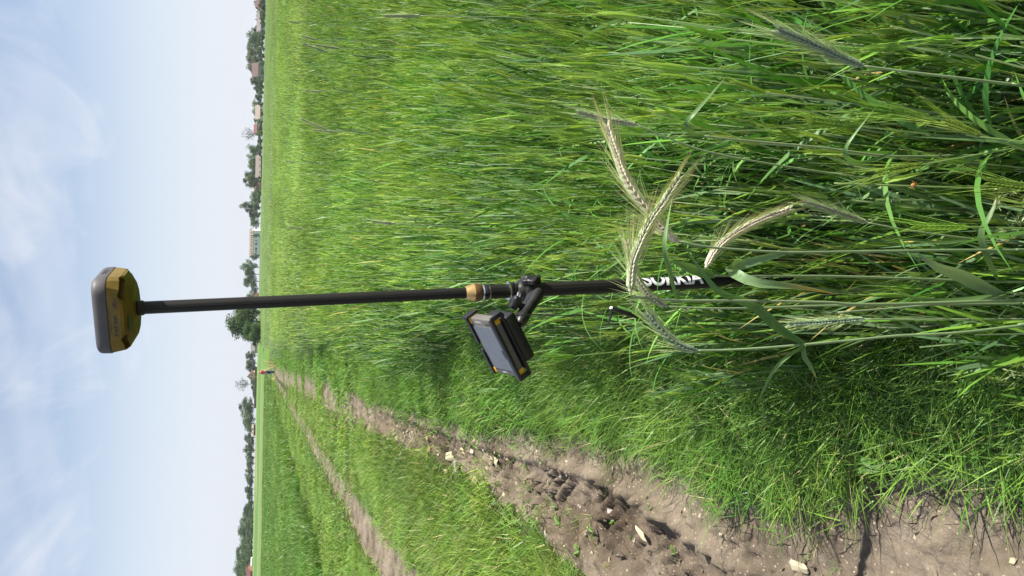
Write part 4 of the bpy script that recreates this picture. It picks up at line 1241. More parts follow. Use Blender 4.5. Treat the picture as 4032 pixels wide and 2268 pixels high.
# ------------------------------------------------------------------ trees
M_BARK = plain('bark', (.085, .065, .048), .9, 0, .2, .3, 3)
TREE_STYLE = {   # dark, light leaf colour, clusters, leaves per cluster, leaf size, crown bottom, spread
    'round':   ((.045, .090, .024), (.105, .170, .045), 30, 60, .060, .07, 1.0),
    'dark':    ((.030, .066, .020), (.075, .125, .036), 30, 62, .060, .05, 1.0),
    'light':   ((.070, .115, .045), (.145, .195, .085), 28, 56, .055, .07, 1.0),
    'airy':    ((.060, .075, .050), (.120, .135, .095), 20, 16, .050, .34, 1.0),
    'conifer': ((.018, .040, .018), (.040, .070, .030), 26, 40, .055, .08, .55),
    'bush':    ((.042, .085, .024), (.105, .165, .045), 22, 60, .085, .00, 1.0)}
def tree_meshes(style, seed, detail=1.0):
    """crown and trunk for a tree of unit height and unit crown width"""
    dk, lt, nc, nl, ls, bot, spread = TREE_STYLE[style]
    rg = np.random.default_rng(seed)
    nc = int(nc * (1 + .6 * (detail - 1))); nl = int(nl * detail); ls = ls / detail ** .55
    cz0 = bot; ch = 1 - bot
    cen = []
    while len(cen) < nc:
        p = rg.normal(size=3); p /= np.linalg.norm(p); r = rg.random() ** .45
        h = .5 + .5 * p[2] * r
        prof = (math.sin(math.pi * min(1, max(0, h * .9 + .08))) ** .6) if style != 'conifer' else (1.02 - h)
        cen.append((p[0] * r * .42 * max(.2, prof), p[1] * r * .42 * max(.2, prof), cz0 + ch * (.06 + .86 * h), .11 + .07 * rg.random()))
    vs, fs, cs = [], [], []
    for i, (x, y, z, cr) in enumerate(cen):
        m = int(nl * (cr / .14) ** 2)
        d = rg.normal(size=(m, 3)); d /= np.linalg.norm(d, axis=1, keepdims=True)
        rr = cr * (rg.random(m) ** .4)
        P = np.array([x, y, z]) + d * rr[:, None] * np.array([1.1, 1.1, .8])
        P[:, 2] = np.clip(P[:, 2], .02, 1.0)
        a = d + rg.normal(0, .7, (m, 3)); a /= np.linalg.norm(a, axis=1, keepdims=True)
        s = np.cross(a, rg.normal(size=(m, 3))); s /= np.linalg.norm(s, axis=1, keepdims=True); t = np.cross(a, s)
        k = ls * (.6 + .7 * rg.random(m))[:, None]
        q = np.stack([P - s * k * .5, P + t * k * .35, P + s * k * .6, P - t * k * .35], 1)
        tone = rg.random()
        col = np.array(dk) * (1 - tone) + np.array(lt) * tone
        cc = col * (.75 + .5 * rg.random((m, 1)))
        n0 = len(vs) * 0 + sum(len(v) for v in vs)
        vs.append(q.reshape(-1, 3)); cs.append(np.repeat(cc, 4, 0))
        fs.append((np.arange(m)[:, None] * 4 + np.arange(4)[None] + n0))
    v = np.concatenate(vs); c = np.concatenate(cs); f = np.concatenate(fs)
    me = bpy.data.meshes.new('crown'); me.from_pydata(v.tolist(), [], f.tolist())
    a = me.color_attributes.new('tint', 'FLOAT_COLOR', 'POINT')
    a.data.foreach_set('color', np.concatenate([c, np.ones((len(c), 1))], 1).astype(np.float32).ravel())
    me.materials.append(M_TREE); me.update()
    bm = bmesh.new()
    bm_tube(bm, [(0, 0, -.02), (.004, 0, bot * .6 + .05), (.01, .005, .45), (0, 0, .8)], [.026, .021, .014, .003], 7)
    for k in range(7 if style != 'conifer' else 0):
        x, y, z, r = cen[k * 3 % nc]
        z0 = max(.1, min(.6, z * .6)); bm_tube(bm, [(.005, 0, z0), (x * .5, y * .5, (z0 + z) * .5 - .01), (x * .95, y * .95, z)], [.010, .006, .002], 5)
    mt = bpy.data.meshes.new('trunk'); bm.to_mesh(mt); bm.free(); mt.materials.append(M_BARK)
    return me, mt
TREES = {s: [tree_meshes(s, 100 + 13 * i + 7 * j, 1.0) for i in range(4)] for j, s in enumerate(TREE_STYLE)}
tcount = 0
def horizon_px(py): return 1016 + .018 * (1465 - py)
def tree(py, w, top, style, dist, label, group=None, name=None, cat=None, meshes=None):
    global tcount
    tcount += 1
    x = at(horizon_px(py), py, dist).x
    zg = float(ground_z(x, dist)) - .05
    h = (at(top, py, dist).z - zg) * 1.06
    wm = w * dist * .96 / F_PX
    crown, trunk = meshes or TREES[style][tcount % 4]
    o = empty(name or ('shrub' if style == 'bush' else 'conifer_tree' if style == 'conifer' else 'leafy_tree'), (x, dist, zg), label, cat or ('shrub' if style == 'bush' else 'tree'), group)
    o.rotation_euler = (0, 0, random.uniform(0, 6.28))
    fx = wm / .70
    o.scale = (fx, fx, h)
    link(bpy.data.objects.new('crown', crown), o); link(bpy.data.objects.new('trunk', trunk), o)
    return o

# ------------------------------------------------------------------ houses
M_GLASS = plain('dark_window_glass', (.03, .035, .045), .12, 0, .6)
M_FRAME = plain('window_frame', (.55, .55, .52), .6)
M_DOOR = plain('brown_door', (.10, .055, .03), .6)
WALLC = {}
def wallmat(c, kind='render'):
    k = (c, kind)
    if k not in WALLC:
        WALLC[k] = plain('%s_wall' % kind, c, .85 if kind == 'render' else .8, 0, .2, .14, .8 if kind == 'render' else 1.5)
    return WALLC[k]
def house(py0, py1, ridge, eave, base_h, dist, depth, label, wall, roof, wins=(), gable_front=False, chimney=None, cat='house', name='house', yaw=0.0, door=None, over=.4, flat=False):
    """py0..py1 give the width, ridge and eave rows the heights, base_h metres sunk or raised from the land"""
    pm = (py0 + py1) / 2
    x = at(horizon_px(pm), pm, dist).x
    zg = float(ground_z(x, dist)) + base_h
    W = (py1 - py0) * dist * .96 / F_PX
    ze = at(eave, pm, dist).z - zg; zr = at(ridge, pm, dist).z - zg
    o = empty(name, (x, dist, zg), label, cat); o.rotation_euler = (0, 0, yaw)
    D = depth
    bm = bmesh.new()
    w, d = W / 2, D / 2
    vv = [bm.verts.new(p) for p in ((-w, -d, -.5), (w, -d, -.5), (w, d, -.5), (-w, d, -.5), (-w, -d, ze), (w, -d, ze), (w, d, ze), (-w, d, ze))]
    if gable_front:
        r1, r2 = bm.verts.new((0, -d, zr - .15)), bm.verts.new((0, d, zr - .15))
        for f in ((0, 1, 5, 4), (1, 2, 6, 5), (2, 3, 7, 6), (3, 0, 4, 7), (0, 3, 2, 1)): bm.faces.new([vv[i] for i in f])
        bm.faces.new((vv[4], vv[5], r1)); bm.faces.new((vv[6], vv[7], r2))
    else:
        r1, r2 = bm.verts.new((-w, 0, zr - .15)), bm.verts.new((w, 0, zr - .15))
        for f in ((0, 1, 5, 4), (1, 2, 6, 5), (2, 3, 7, 6), (3, 0, 4, 7), (0, 3, 2, 1)): bm.faces.new([vv[i] for i in f])
        bm.faces.new((vv[5], vv[6], r2)); bm.faces.new((vv[7], vv[4], r1))
    bm_obj('wall', bm, wallmat(wall), o)
    bm = bmesh.new(); th = .22
    def slab(a, b, c, e):
        n = (Vector(b) - Vector(a)).cross(Vector(e) - Vector(a)).normalized() * th
        lo = [bm.verts.new(Vector(p)) for p in (a, b, c, e)]; hi = [bm.verts.new(Vector(p) + n) for p in (a, b, c, e)]
        bm.faces.new(lo[::-1]); bm.faces.new(hi)
        for i in range(4): bm.faces.new((lo[i], lo[(i + 1) % 4], hi[(i + 1) % 4], hi[i]))
    sl = (zr - ze) / (w if gable_front else d)
    if gable_front:
        slab((-w - over, d + over, ze - over * sl), (-w - over, -d - over, ze - over * sl), (0, -d - over, zr), (0, d + over, zr))
        slab((w + over, -d - over, ze - over * sl), (w + over, d + over, ze - over * sl), (0, d + over, zr), (0, -d - over, zr))
    else:
        slab((-w - over, -d - over, ze - over * sl), (w + over, -d - over, ze - over * sl), (w + over, 0, zr), (-w - over, 0, zr))
        slab((w + over, d + over, ze - over * sl), (-w - over, d + over, ze - over * sl), (-w - over, 0, zr), (w + over, 0, zr))
    rf = bm_obj('roof', bm, wallmat(roof, 'tile'), o)
    if chimney is not None:
        bm = bmesh.new(); bm_box(bm, (chimney * w, .6, zr + .1), (.6, .6, 1.7)); bm_box(bm, (chimney * w, .6, zr + 1.0), (.75, .75, .15))
        bm_obj('chimney', bm, wallmat((.30, .16, .11)), rf)
    for fx, z, ww, hh in wins:
        bm = bmesh.new(); bm_box(bm, (fx * w, -d - .02, z), (ww + .24, .10, hh + .24)); f = bm_obj('window', bm, M_FRAME, o)
        bm = bmesh.new(); bm_box(bm, (fx * w, -d - .06, z), (ww, .08, hh)); bm_obj('pane', bm, M_GLASS, f)
        bm = bmesh.new(); bm_box(bm, (fx * w, -d - .09, z), (.09, .06, hh)); bm_obj('mullion', bm, M_FRAME, f)
    if door is not None:
        bm = bmesh.new(); bm_box(bm, (door * w, -d - .03, 1.05), (1.0, .12, 2.1)); bm_obj('door', bm, M_DOOR, o)
    return o
RED, BRN, GRY, TAN = (.125, .078, .068), (.15, .085, .065), (.165, .150, .145), (.30, .225, .165)
house(-34, 33, 1007, 1024, 0, 470, 8, 'house with dull red tiled roof behind a garden hedge', (.42, .38, .32), RED, [(-.5, 1.6, 1.2, 1.2), (.4, 1.6, 1.2, 1.2)], chimney=-.3)
house(56, 91, 1012, 1023, 0, 500, 8, 'low house with grey-brown roof half hidden by hedge shrubs', (.40, .37, .33), GRY, [(0, 1.5, 1.2, 1.1)])
house(89, 127, 1011.5, 1027, 0, 470, 8, 'pale house with grey roof and two large dark windows', (.45, .43, .40), (.19, .165, .16), [(-.38, 1.35, 1.35, 1.55), (.22, 1.35, 1.35, 1.55)])
house(258, 306, 993, 1016, 0, 470, 8, 'grey house with faded red-brown roof among tall trees', (.28, .27, .26), (.135, .088, .078), [(-.4, 1.8, 1.1, 1.3), (.1, 1.8, 1.1, 1.3), (.6, 1.8, 1.1, 1.3)], chimney=.4)
house(420, 471, 1006, 1024, 0, 500, 9, 'white house with broad tan roof and low walls', (.62, .60, .56), (.26, .215, .175), [(-.5, 1.2, 1.2, 1.0), (.2, 1.2, 1.2, 1.0)])
house(495, 527, 1000, 1012, 0, 540, 7, 'small house with bright red roof rising behind shrubs', (.40, .32, .26), (.18, .075, .065), [(0, 2.2, 1.2, 1.2)])
house(617, 698, 1007, 1026, 0, 480, 8, 'long dark shed with weathered grey-brown roof', (.055, .048, .042), (.20, .165, .14), [(-.6, 1.0, 1.4, .8), (0, 1.0, 1.4, .8), (.6, 1.0, 1.4, .8)], cat='shed', name='shed')
house(716, 744, 1012, 1022, 0, 500, 7, 'orange plastered cottage between dark trees', (.46, .24, .14), (.26, .16, .11), [(0, 1.4, 1.1, 1.0)])
house(738, 762, 1000, 1010, 0, 560, 8, 'house with small tan roof peeping over garden trees', (.44, .34, .26), TAN, [(0, 2.5, 1.1, 1.2)])
WR = [(f, 6.3, .75, 1.0) for f in (-.78, -.62, -.45, -.22, -.05, .12, .28, .44, .6, .82)]
WR2 = [(f, 2.9, .9, 1.25) for f in (-.78, -.6, -.46, -.36, -.08, .02, .24, .52, .7)]
big = house(905, 1006, 983, 997, 0, 640, 11, 'large two-storey white house with tan roof and many small windows', (.70, .72, .78), (.25, .19, .155), WR + WR2, yaw=-.20, cat='house', door=-.9)
bm = bmesh.new(); bm_tube(bm, [(.5, -5.6, .2), (.5, -5.6, 8.0)], .07, 8); bm_obj('drainpipe', bm, M_FRAME, big)
house(1154, 1172, 1003, 1011, 0, 560, 6, 'small house with bright red roof beside the tree clump', (.45, .35, .28), (.36, .07, .04), [(0, 1.6, 1, 1)])
house(1354, 1389, 988, 1004, 0, 560, 8, 'house with plain grey roof left of the big near tree', (.38, .36, .34), (.17, .155, .15), [(-.4, 1.6, 1, 1), (.4, 1.6, 1, 1)])
house(1462, 1496, 977, 993, 0, 520, 9, 'tan plastered house with gable towards the field', (.52, .34, .23), (.16, .09, .065), [(-.35, 3.2, .8, 1.1), (.35, 3.2, .8, 1.1), (0, 5.4, .7, .8)], gable_front=True)
house(1670, 1711, 987, 998, .6, 560, 8, 'low building with pale tan roof between two tree groups', (.10, .075, .06), (.42, .33, .25), [(-.5, 1.1, 1.2, .8), (.3, 1.1, 1.2, .8)])
house(2228, 2300, 971, 986, 0, 470, 8, 'house with dark maroon roof below the wooded rise', (.22, .12, .07), (.15, .055, .055), [(-.2, 1.8, 1.2, 1.3), (.3, 1.8, 1.2, 1.3)], yaw=-.25)
# brown board fence along the village edge
def fence(py0, py1, dist, hgt, label, step=6.0):
    xa = at(horizon_px(py1), py1, dist).x; xb = at(horizon_px(py0), py0, dist).x
    o = empty('board_fence', (xa, dist, float(ground_z(xa, dist))), label, 'fence')
    n = max(1, int((xb - xa) / step)); mat = wallmat((.075, .052, .040), 'board')
    for k in range(n):
        x0 = (xb - xa) * k / n; z = float(ground_z(xa + x0, dist)) - o.location.z
        bm = bmesh.new(); bm_box(bm, (x0 + step * .48, 0, z + hgt / 2 + .05), (step * .93, .05, hgt)); bm_obj('panel', bm, mat, o)
        bm = bmesh.new(); bm_box(bm, (x0, 0, z + hgt / 2), (.14, .14, hgt + .3)); bm_obj('post', bm, mat, o)
fence(1440, 1605, 480, 1.25, 'long dark brown board fence along the edge of the village')

# ------------------------------------------------------------------ the row of trees, one by one
HEDGE, HG = 'dark garden shrub in the hedge row below the village roofs', 'hedge row shrubs below the village roofs'
for py, w, top, st, dist in [(4, 26, 1020, 'bush', 440), (22, 24, 1018, 'bush', 438), (42, 24, 1022, 'bush', 440), (58, 22, 1020, 'bush', 436), (75, 22, 1021, 'bush', 440), (92, 20, 1025, 'bush', 436), (130, 22, 1020, 'bush', 440),
                             (148, 24, 1014, 'bush', 442), (170, 26, 1010, 'bush', 440), (195, 26, 1016, 'bush', 438), (222, 28, 1012, 'bush', 440), (248, 24, 1018, 'bush', 438), (285, 22, 1022, 'bush', 440), (318, 26, 1008, 'bush', 442),
                             (342, 26, 1006, 'bush', 445), (362, 24, 1003, 'bush', 450), (385, 26, 1002, 'bush', 452), (408, 20, 1014, 'bush', 450), (448, 16, 1022, 'bush', 450), (482, 24, 1012, 'bush', 455), (505, 24, 1014, 'bush', 455), (528, 28, 1010, 'bush', 455),
                             (555, 28, 1008, 'bush', 458), (580, 28, 1010, 'bush', 455), (602, 24, 1014, 'bush', 455), (706, 22, 1012, 'bush', 455), (768, 28, 1004, 'bush', 480), (790, 28, 996, 'bush', 500), (815, 28, 996, 'bush', 520), (840, 26, 1000, 'bush', 540)]:
    tree(py, w, top, st, dist, HEDGE, HG)
VT, VG = 'leafy village tree standing among the houses beyond the barley', 'leafy trees among the village houses'
for py, w, top, st, dist in [(20, 18, 995, 'light', 520), (50, 16, 1007, 'light', 530), (66, 12, 1008, 'dark', 540), (80, 12, 1006, 'dark', 545), (118, 30, 990, 'dark', 500),
                             (150, 44, 970, 'round', 500), (182, 46, 966, 'light', 510), (212, 44, 964, 'round', 505), (240, 46, 962, 'light', 500), (275, 40, 966, 'light', 515), (322, 38, 985, 'dark', 500), (350, 30, 998, 'dark', 500),
                             (412, 34, 988, 'light', 540), (445, 34, 990, 'light', 550), (478, 24, 996, 'light', 540), (595, 44, 976, 'round', 500), (632, 48, 969, 'round', 500), (655, 40, 976, 'round', 510),
                             (690, 40, 963, 'dark', 505), (718, 52, 957, 'dark', 500), (760, 36, 990, 'dark', 540), (782, 40, 984, 'round', 545), (845, 48, 978, 'round', 560), (880, 40, 980, 'round', 600)]:
    tree(py, w, top, st, dist, VT, VG)
tree(818, 40, 943, 'dark', 560, 'tall dark pointed tree towering over its neighbours right of the white house')
tree(534, 46, 954, 'airy', 540, 'thin airy grey-leaved tree behind the bright red roof')
tree(584, 26, 966, 'airy', 545, 'small sparse bare-topped tree beside the long shed')
tree(930, 14, 996, 'bush', 625, 'small dark tree against the gable end of the white house', name='leafy_tree', cat='tree')
tree(1013, 20, 982, 'dark', 620, 'dark tree at the shaded left end of the white house')
for py, w, top, st, lab in [(1052, 44, 946, 'round', 'tallest green tree of the clump between white house and pole'), (1080, 40, 958, 'light', 'pale green middle tree of the clump between white house and pole'),
                            (1108, 46, 950, 'round', 'round tree next to the pole in the clump beyond the field'), (1138, 42, 984, 'light', 'low pale tree above the small bright red roof'), (1172, 40, 966, 'round', 'green tree directly behind the surveying pole')]:
    tree(py, w, top, st, 560, lab)
NEAR = tree_meshes('round', 501, 2.3), tree_meshes('round', 502, 2.1), tree_meshes('dark', 503, 2.0)
tree(1268, 124, 890, 'round', 243, 'big dense green tree standing alone beside the pole', meshes=NEAR[0])
tree(1300, 70, 958, 'round', 236, 'broad bright green shrub at the foot of the big lone tree', meshes=NEAR[1], name='shrub', cat='shrub')
tree(1328, 52, 968, 'dark', 240, 'dark shrub on the left flank of the big lone tree', meshes=NEAR[2], name='shrub', cat='shrub')
tree(1226, 50, 925, 'dark', 247, 'dark tree half hidden behind the pole by the big lone tree', meshes=NEAR[2])
for py, w, top, st, lab in [(1400, 34, 966, 'dark', 'dark round tree beside the plain grey roof'), (1430, 44, 962, 'round', 'green tree above the walking person'), (1452, 30, 976, 'dark', 'dark low tree beside the tan gabled house')]:
    tree(py, w, top, st, 530, lab)
tree(1512, 54, 929, 'airy', 540, 'tall airy grey-green tree behind the tan gabled house')
for py, w, top in [(1504, 24, 986), (1524, 26, 989), (1544, 26, 991), (1562, 20, 995), (1576, 12, 1000)]:
    tree(py, w, top, 'bush', 505, 'clipped dark green bush behind the brown board fence', 'bushes behind the board fence')
tree(1605, 62, 940, 'dark', 545, 'dark broad tree with its trunk showing against the sky')
tree(1650, 60, 947, 'round', 540, 'olive green tree with drooping crown by the pale tan roof')
LT, LG = 'dark tree in the row along the far field edge', 'trees in the row along the far field edge'
for py, w, top, st in [(1690, 30, 966, 'dark'), (1722, 34, 961, 'dark'), (1745, 32, 972, 'round'), (1772, 40, 957, 'dark'), (1800, 34, 966, 'round'), (1825, 32, 970, 'dark'), (1852, 30, 966, 'dark'), (1878, 36, 962, 'round'), (1900, 28, 972, 'dark'), (1925, 34, 963, 'dark'), (1950, 36, 967, 'round'), (1978, 36, 976, 'dark')]:
    tree(py, w, top, st, 560, LT, LG)
WT, WG = 'tree of the wood on the rise at the far left of the fields', 'trees of the wood on the rise'
for i, (py, top) in enumerate([(2005, 952), (2030, 948), (2058, 940), (2085, 936), (2110, 946), (2135, 938), (2160, 930), (2185, 926), (2210, 921), (2235, 919), (2262, 920), (2290, 922)]):
    tree(py, 54, top, ('dark', 'round', 'light')[i % 3], 600 + 12 * (i % 3), WT, WG)
    tree(py + 12, 44, top + 26, ('round', 'dark', 'dark')[i % 3], 560 + 8 * (i % 2), WT, WG)
    tree(py - 3, 36, top + 44, 'bush', 545, WT, WG, name='leafy_tree', cat='tree')

# ------------------------------------------------------------------ wrapped bales on the far field
M_WRAP = plain('white_bale_wrap', (.80, .80, .80), .35, 0, .5, .05, 8)
for k in range(5):
    py = 2198 + 6.2 * k
    x = at(horizon_px(py), py, 470).x; z = float(ground_z(x, 470))
    bm = bmesh.new(); bm_lathe(bm, [(.48, -.54), (.58, -.46), (.60, -.2), (.60, .2), (.58, .46), (.48, .54)], Matrix.Rotation(math.pi / 2, 4, 'Y'), 18)
    o = tag(bm_obj('wrapped_bale', bm, M_WRAP, None, True, 40), 'white plastic wrapped round bale lying in a row below the wood', 'bale', 'wrapped bales below the wood')
    o.location = (x, 470, z + .58); o.rotation_euler = (0, 0, random.uniform(-.2, .2))

# ------------------------------------------------------------------ person walking on the track
def skin_mesh(name, joints, edges, mat, parent, sub=2):
    me = bpy.data.meshes.new(name)
    me.from_pydata([j[:3] for j in joints], edges, [])
    o = bpy.data.objects.new(name, me); COL.objects.link(o)
    md = o.modifiers.new('skin', 'SKIN'); md.use_smooth_shade = True
    for v, j in zip(me.skin_vertices[0].data, joints): v.radius = (j[3], j[4] if len(j) > 4 else j[3])
    me.skin_vertices[0].data[0].use_root = True
    ms = o.modifiers.new('sub', 'SUBSURF'); ms.levels = sub; ms.render_levels = sub
    dg = bpy.context.evaluated_depsgraph_get()
    me2 = bpy.data.meshes.new_from_object(o.evaluated_get(dg)); bpy.data.objects.remove(o)
    me2.materials.clear(); me2.materials.append(mat)
    o = bpy.data.objects.new(name, me2); return link(o, parent)
M_SKIN = plain('skin', (.52, .30, .21), .55)
M_SHIRT = plain('red_shirt', (.62, .08, .11), .8, 0, .2, .1, 12)
M_JEANS = plain('blue_jeans', (.045, .065, .12), .85, 0, .2, .2, 14)
M_LIGHTBLUE = plain('light_blue_cloth', (.26, .34, .46), .85, 0, .2, .15, 14)
M_HAIR = plain('brown_hair', (.05, .028, .016), .6)
M_SHOE = plain('dark_shoe', (.03, .03, .035), .6)
px_, py_ = at(1083, 1465, 83.0).x, 83.0
pz_ = float(ground_z(px_, py_))
per = empty('person', (px_, py_, pz_), 'person in red sleeveless top and blue jeans walking along the farm track', 'person')
per.rotation_euler = (0, 0, math.radians(-20))
J = [(0, 0, .92, .14, .10), (0, 0, 1.10, .125, .09), (0, .0, 1.30, .145, .10), (0, 0, 1.42, .075, .065), (0, -.01, 1.48, .05), (0, -.015, 1.56, .08, .092), (0, -.015, 1.64, .075, .085), (0, -.01, 1.685, .04),
     (.09, 0, .86, .085), (.10, -.06, .48, .058), (.10, -.08, .28, .052), (.10, .0, .08, .036), (.10, -.10, .03, .034),
     (-.09, 0, .86, .085), (-.10, .06, .48, .058), (-.10, .09, .28, .05), (-.10, .14, .08, .036), (-.10, .05, .03, .034),
     (.17, 0, 1.38, .052), (.25, .02, 1.13, .040), (.24, -.14, .96, .030), (.23, -.17, .90, .028),
     (-.17, 0, 1.38, .052), (-.24, .04, 1.12, .040), (-.30, -.02, .90, .030), (-.31, -.03, .84, .028)]
Eg = [(0, 1), (1, 2), (2, 3), (3, 4), (4, 5), (5, 6), (6, 7), (0, 8), (8, 9), (9, 10), (10, 11), (11, 12), (0, 13), (13, 14), (14, 15), (15, 16), (16, 17), (3, 18), (18, 19), (19, 20), (20, 21), (3, 22), (22, 23), (23, 24), (24, 25)]
bodyo = skin_mesh('body', J, Eg, M_SKIN, per)
bm = bmesh.new(); bm.from_mesh(bodyo.data)
for hx, hy, hz, sx in ((.23, -.17, .90, 1), (-.31, -.03, .84, -1)):
    for k, L in enumerate((.070, .078, .072, .058)):
        o_ = (k - 1.5) * .017
        bm_tube(bm, [(hx, hy + o_, hz - .01), (hx - sx * .006, hy + o_, hz - .045), (hx - sx * .018, hy + o_, hz - .03 - L)], [.0095, .0085, .006], 6)
    bm_tube(bm, [(hx, hy - .02, hz + .005), (hx - sx * .01, hy - .045, hz - .02), (hx - sx * .015, hy - .05, hz - .05)], [.011, .009, .006], 6)
# nose, ears and eyes
bm_tube(bm, [(0, -.098, 1.585), (0, -.122, 1.560), (0, -.1, 1.552)], [.008, .013, .008], 6)
for sx in (-1, 1): bm_tube(bm, [(sx * .072, 0, 1.595), (sx * .088, .008, 1.575), (sx * .074, .0, 1.545)], [.008, .014, .008], 6)
bm.to_mesh(bodyo.data); bm.free(); bodyo.data.polygons.foreach_set('use_smooth', [True] * len(bodyo.data.polygons))
for sx in (-1, 1):
    bm = bmesh.new(); bmesh.ops.create_uvsphere(bm, u_segments=8, v_segments=6, radius=.012, matrix=Matrix.Translation((sx * .03, -.095, 1.60))); bm_obj('eye', bm, M_HAIR, per)
bm = bmesh.new(); bm_box(bm, (0, -.098, 1.525), (.045, .01, .010), None, .003, 1); bm_obj('mouth', bm, plain('lips', (.40, .13, .11), .5), per)
skin_mesh('shirt', [(0, 0, .90, .165, .118), (0, 0, 1.10, .145, .108), (0, 0, 1.28, .168, .118), (0, 0, 1.41, .11, .08), (.155, 0, 1.39, .062), (.19, 0, 1.32, .06), (-.155, 0, 1.39, .062), (-.19, 0, 1.32, .06)],
          [(0, 1), (1, 2), (2, 3), (3, 4), (4, 5), (3, 6), (6, 7)], M_SHIRT, per)
skin_mesh('jeans', [(0, 0, .93, .150, .115), (.092, 0, .84, .103), (.102, -.06, .48, .074), (.102, -.08, .28, .070), (.102, .0, .09, .064), (-.092, 0, .84, .103), (-.102, .06, .48, .074), (-.102, .09, .28, .068), (-.102, .14, .09, .064)],
          [(0, 1), (1, 2), (2, 3), (3, 4), (0, 5), (5, 6), (6, 7), (7, 8)], M_JEANS, per)
skin_mesh('tied_jacket', [(-.07, -.09, .90, .10, .05), (-.13, -.10, .72, .095, .05), (-.17, -.11, .52, .06, .035)], [(0, 1), (1, 2)], M_LIGHTBLUE, per)
skin_mesh('hair', [(0, .02, 1.665, .082, .085), (0, .055, 1.60, .082, .06), (0, .07, 1.50, .06, .04)], [(0, 1), (1, 2)], M_HAIR, per)
for sx, yy in ((.10, -.06), (-.10, .09)):
    skin_mesh('shoe', [(sx, yy + .06, .045, .045, .042), (sx, yy - .03, .040, .045, .036), (sx, yy - .12, .032, .036, .026)], [(0, 1), (1, 2)], M_SHOE, per)
# pale dry stalks around the walker
for i, (px, py, y) in enumerate([(1075, 1440, 80), (1050, 1428, 84), (1083, 1490, 79), (1034, 1446, 90)]):
    x = at(px, py, y).x; z = float(ground_z(x, y)); hgt = max(.5, at(px - 18, py, y).z - z)
    o = empty('dry_grass_clump', (x, y, z), 'clump of pale straw-coloured dry stalks beside the walking person', 'dry grass', 'dry stalks beside the walker')
    bt = Batch(); n = 16
    g = rcol(n, (.50, .42, .22), (.62, .54, .32))
    hd = hdir(n)
    bt.ribbons(hd * U(0, .12, n)[:, None], hd * U(.1, .7, n)[:, None] + np.array([0, 0, 1.]), hd * .15, np.full(n, hgt) * U(.6, 1.1, n), np.full(n, .045), 3, g, g, 'leaf')
    bt.obj('stalks', M_GRASS, o)

# ------------------------------------------------------------------ limestone chips and stones in the rut
def stone_mat(name, col):
    return plain(name, col, .85, 0, .25, .22, 60, .5)
M_LIME = stone_mat('limestone', (.44, .38, .26)); M_GSTONE = stone_mat('grey_stone', (.34, .31, .28)); M_YSTONE = stone_mat('yellow_limestone', (.47, .38, .20))
def stone_mesh(seed, flat=.5, n=15):
    rg = np.random.default_rng(seed)
    bm = bmesh.new()
    for k in range(n):
        p = rg.normal(size=3); p /= np.linalg.norm(p)
        bm.verts.new((p[0] * (.8 + .3 * rg.random()), p[1] * (.6 + .3 * rg.random()), p[2] * flat))
    bmesh.ops.convex_hull(bm, input=bm.verts)
    me = bpy.data.meshes.new('stone'); bm.to_mesh(me); bm.free(); return me
SM = []
for m in (M_LIME, M_GSTONE, M_YSTONE):
    for k in range(5):
        me = stone_mesh(700 + len(SM), .35 + .08 * k); me.materials.append(m); SM.append(me)
def ground_hit(px, py):
    d = ray(px, py); z = 0.0
    for _ in range(6):
        t = (z - CAM_H) / d.z; p = Vector((0, 0, CAM_H)) + d * t; z = float(ground_z(p.x, p.y))
    return p
def stone(px, py, size, me, label, group=None, name='stone', stretch=(1, 1, 1), rz=None):
    p = ground_hit(px, py)
    o = bpy.data.objects.new(name, me); link(o); tag(o, label, 'stone', group)
    o.location = p + Vector((0, 0, size * .12)); s = size / 2
    o.scale = (s * stretch[0], s * stretch[1], s * stretch[2]); o.rotation_euler = (random.uniform(-.15, .15), random.uniform(-.15, .15), random.uniform(0, 6.28) if rz is None else rz)
    return o
stone(1581, 1788, .085, SM[1], 'large pale angular limestone on the left edge of the rut', stretch=(1.1, .9, 1.2))
stone(1808, 1850, .20, SM[6], 'long flat grey stone slab set in the rut among grass', stretch=(1.2, .45, .5), rz=.2)
stone(1758, 1856, .075, SM[2], 'white wedge-shaped stone next to the flat grey slab', stretch=(1.2, .7, 1))
stone(1660, 1838, .10, SM[5], 'pale grey stone close to the yellow limestone rubble', stretch=(1, .8, .8))
stone(1617, 1712, .07, SM[7], 'lone grey flat stone on the right flank of the tyre marks', stretch=(1.2, .8, .6))
stone(1650, 1910, .09, SM[12], 'yellow limestone block nearest the grass strip', stretch=(1.2, .7, .9))
stone(1725, 1925, .08, SM[11], 'yellow limestone block touching the grass beside the slab', stretch=(1.2, .6, .9))
stone(2530, 2100, .06, SM[3], 'buff stone lying alone in the broad muddy part of the rut', stretch=(2.2, .7, .8), rz=1.2)
stone(3150, 2230, .07, SM[4], 'cream stone half sunk in mud by the grass tufts', stretch=(1.5, .8, .6))
stone(2370, 2080, .035, SM[0], 'white pebble at the edge of the mud near green weeds')
nst = 0
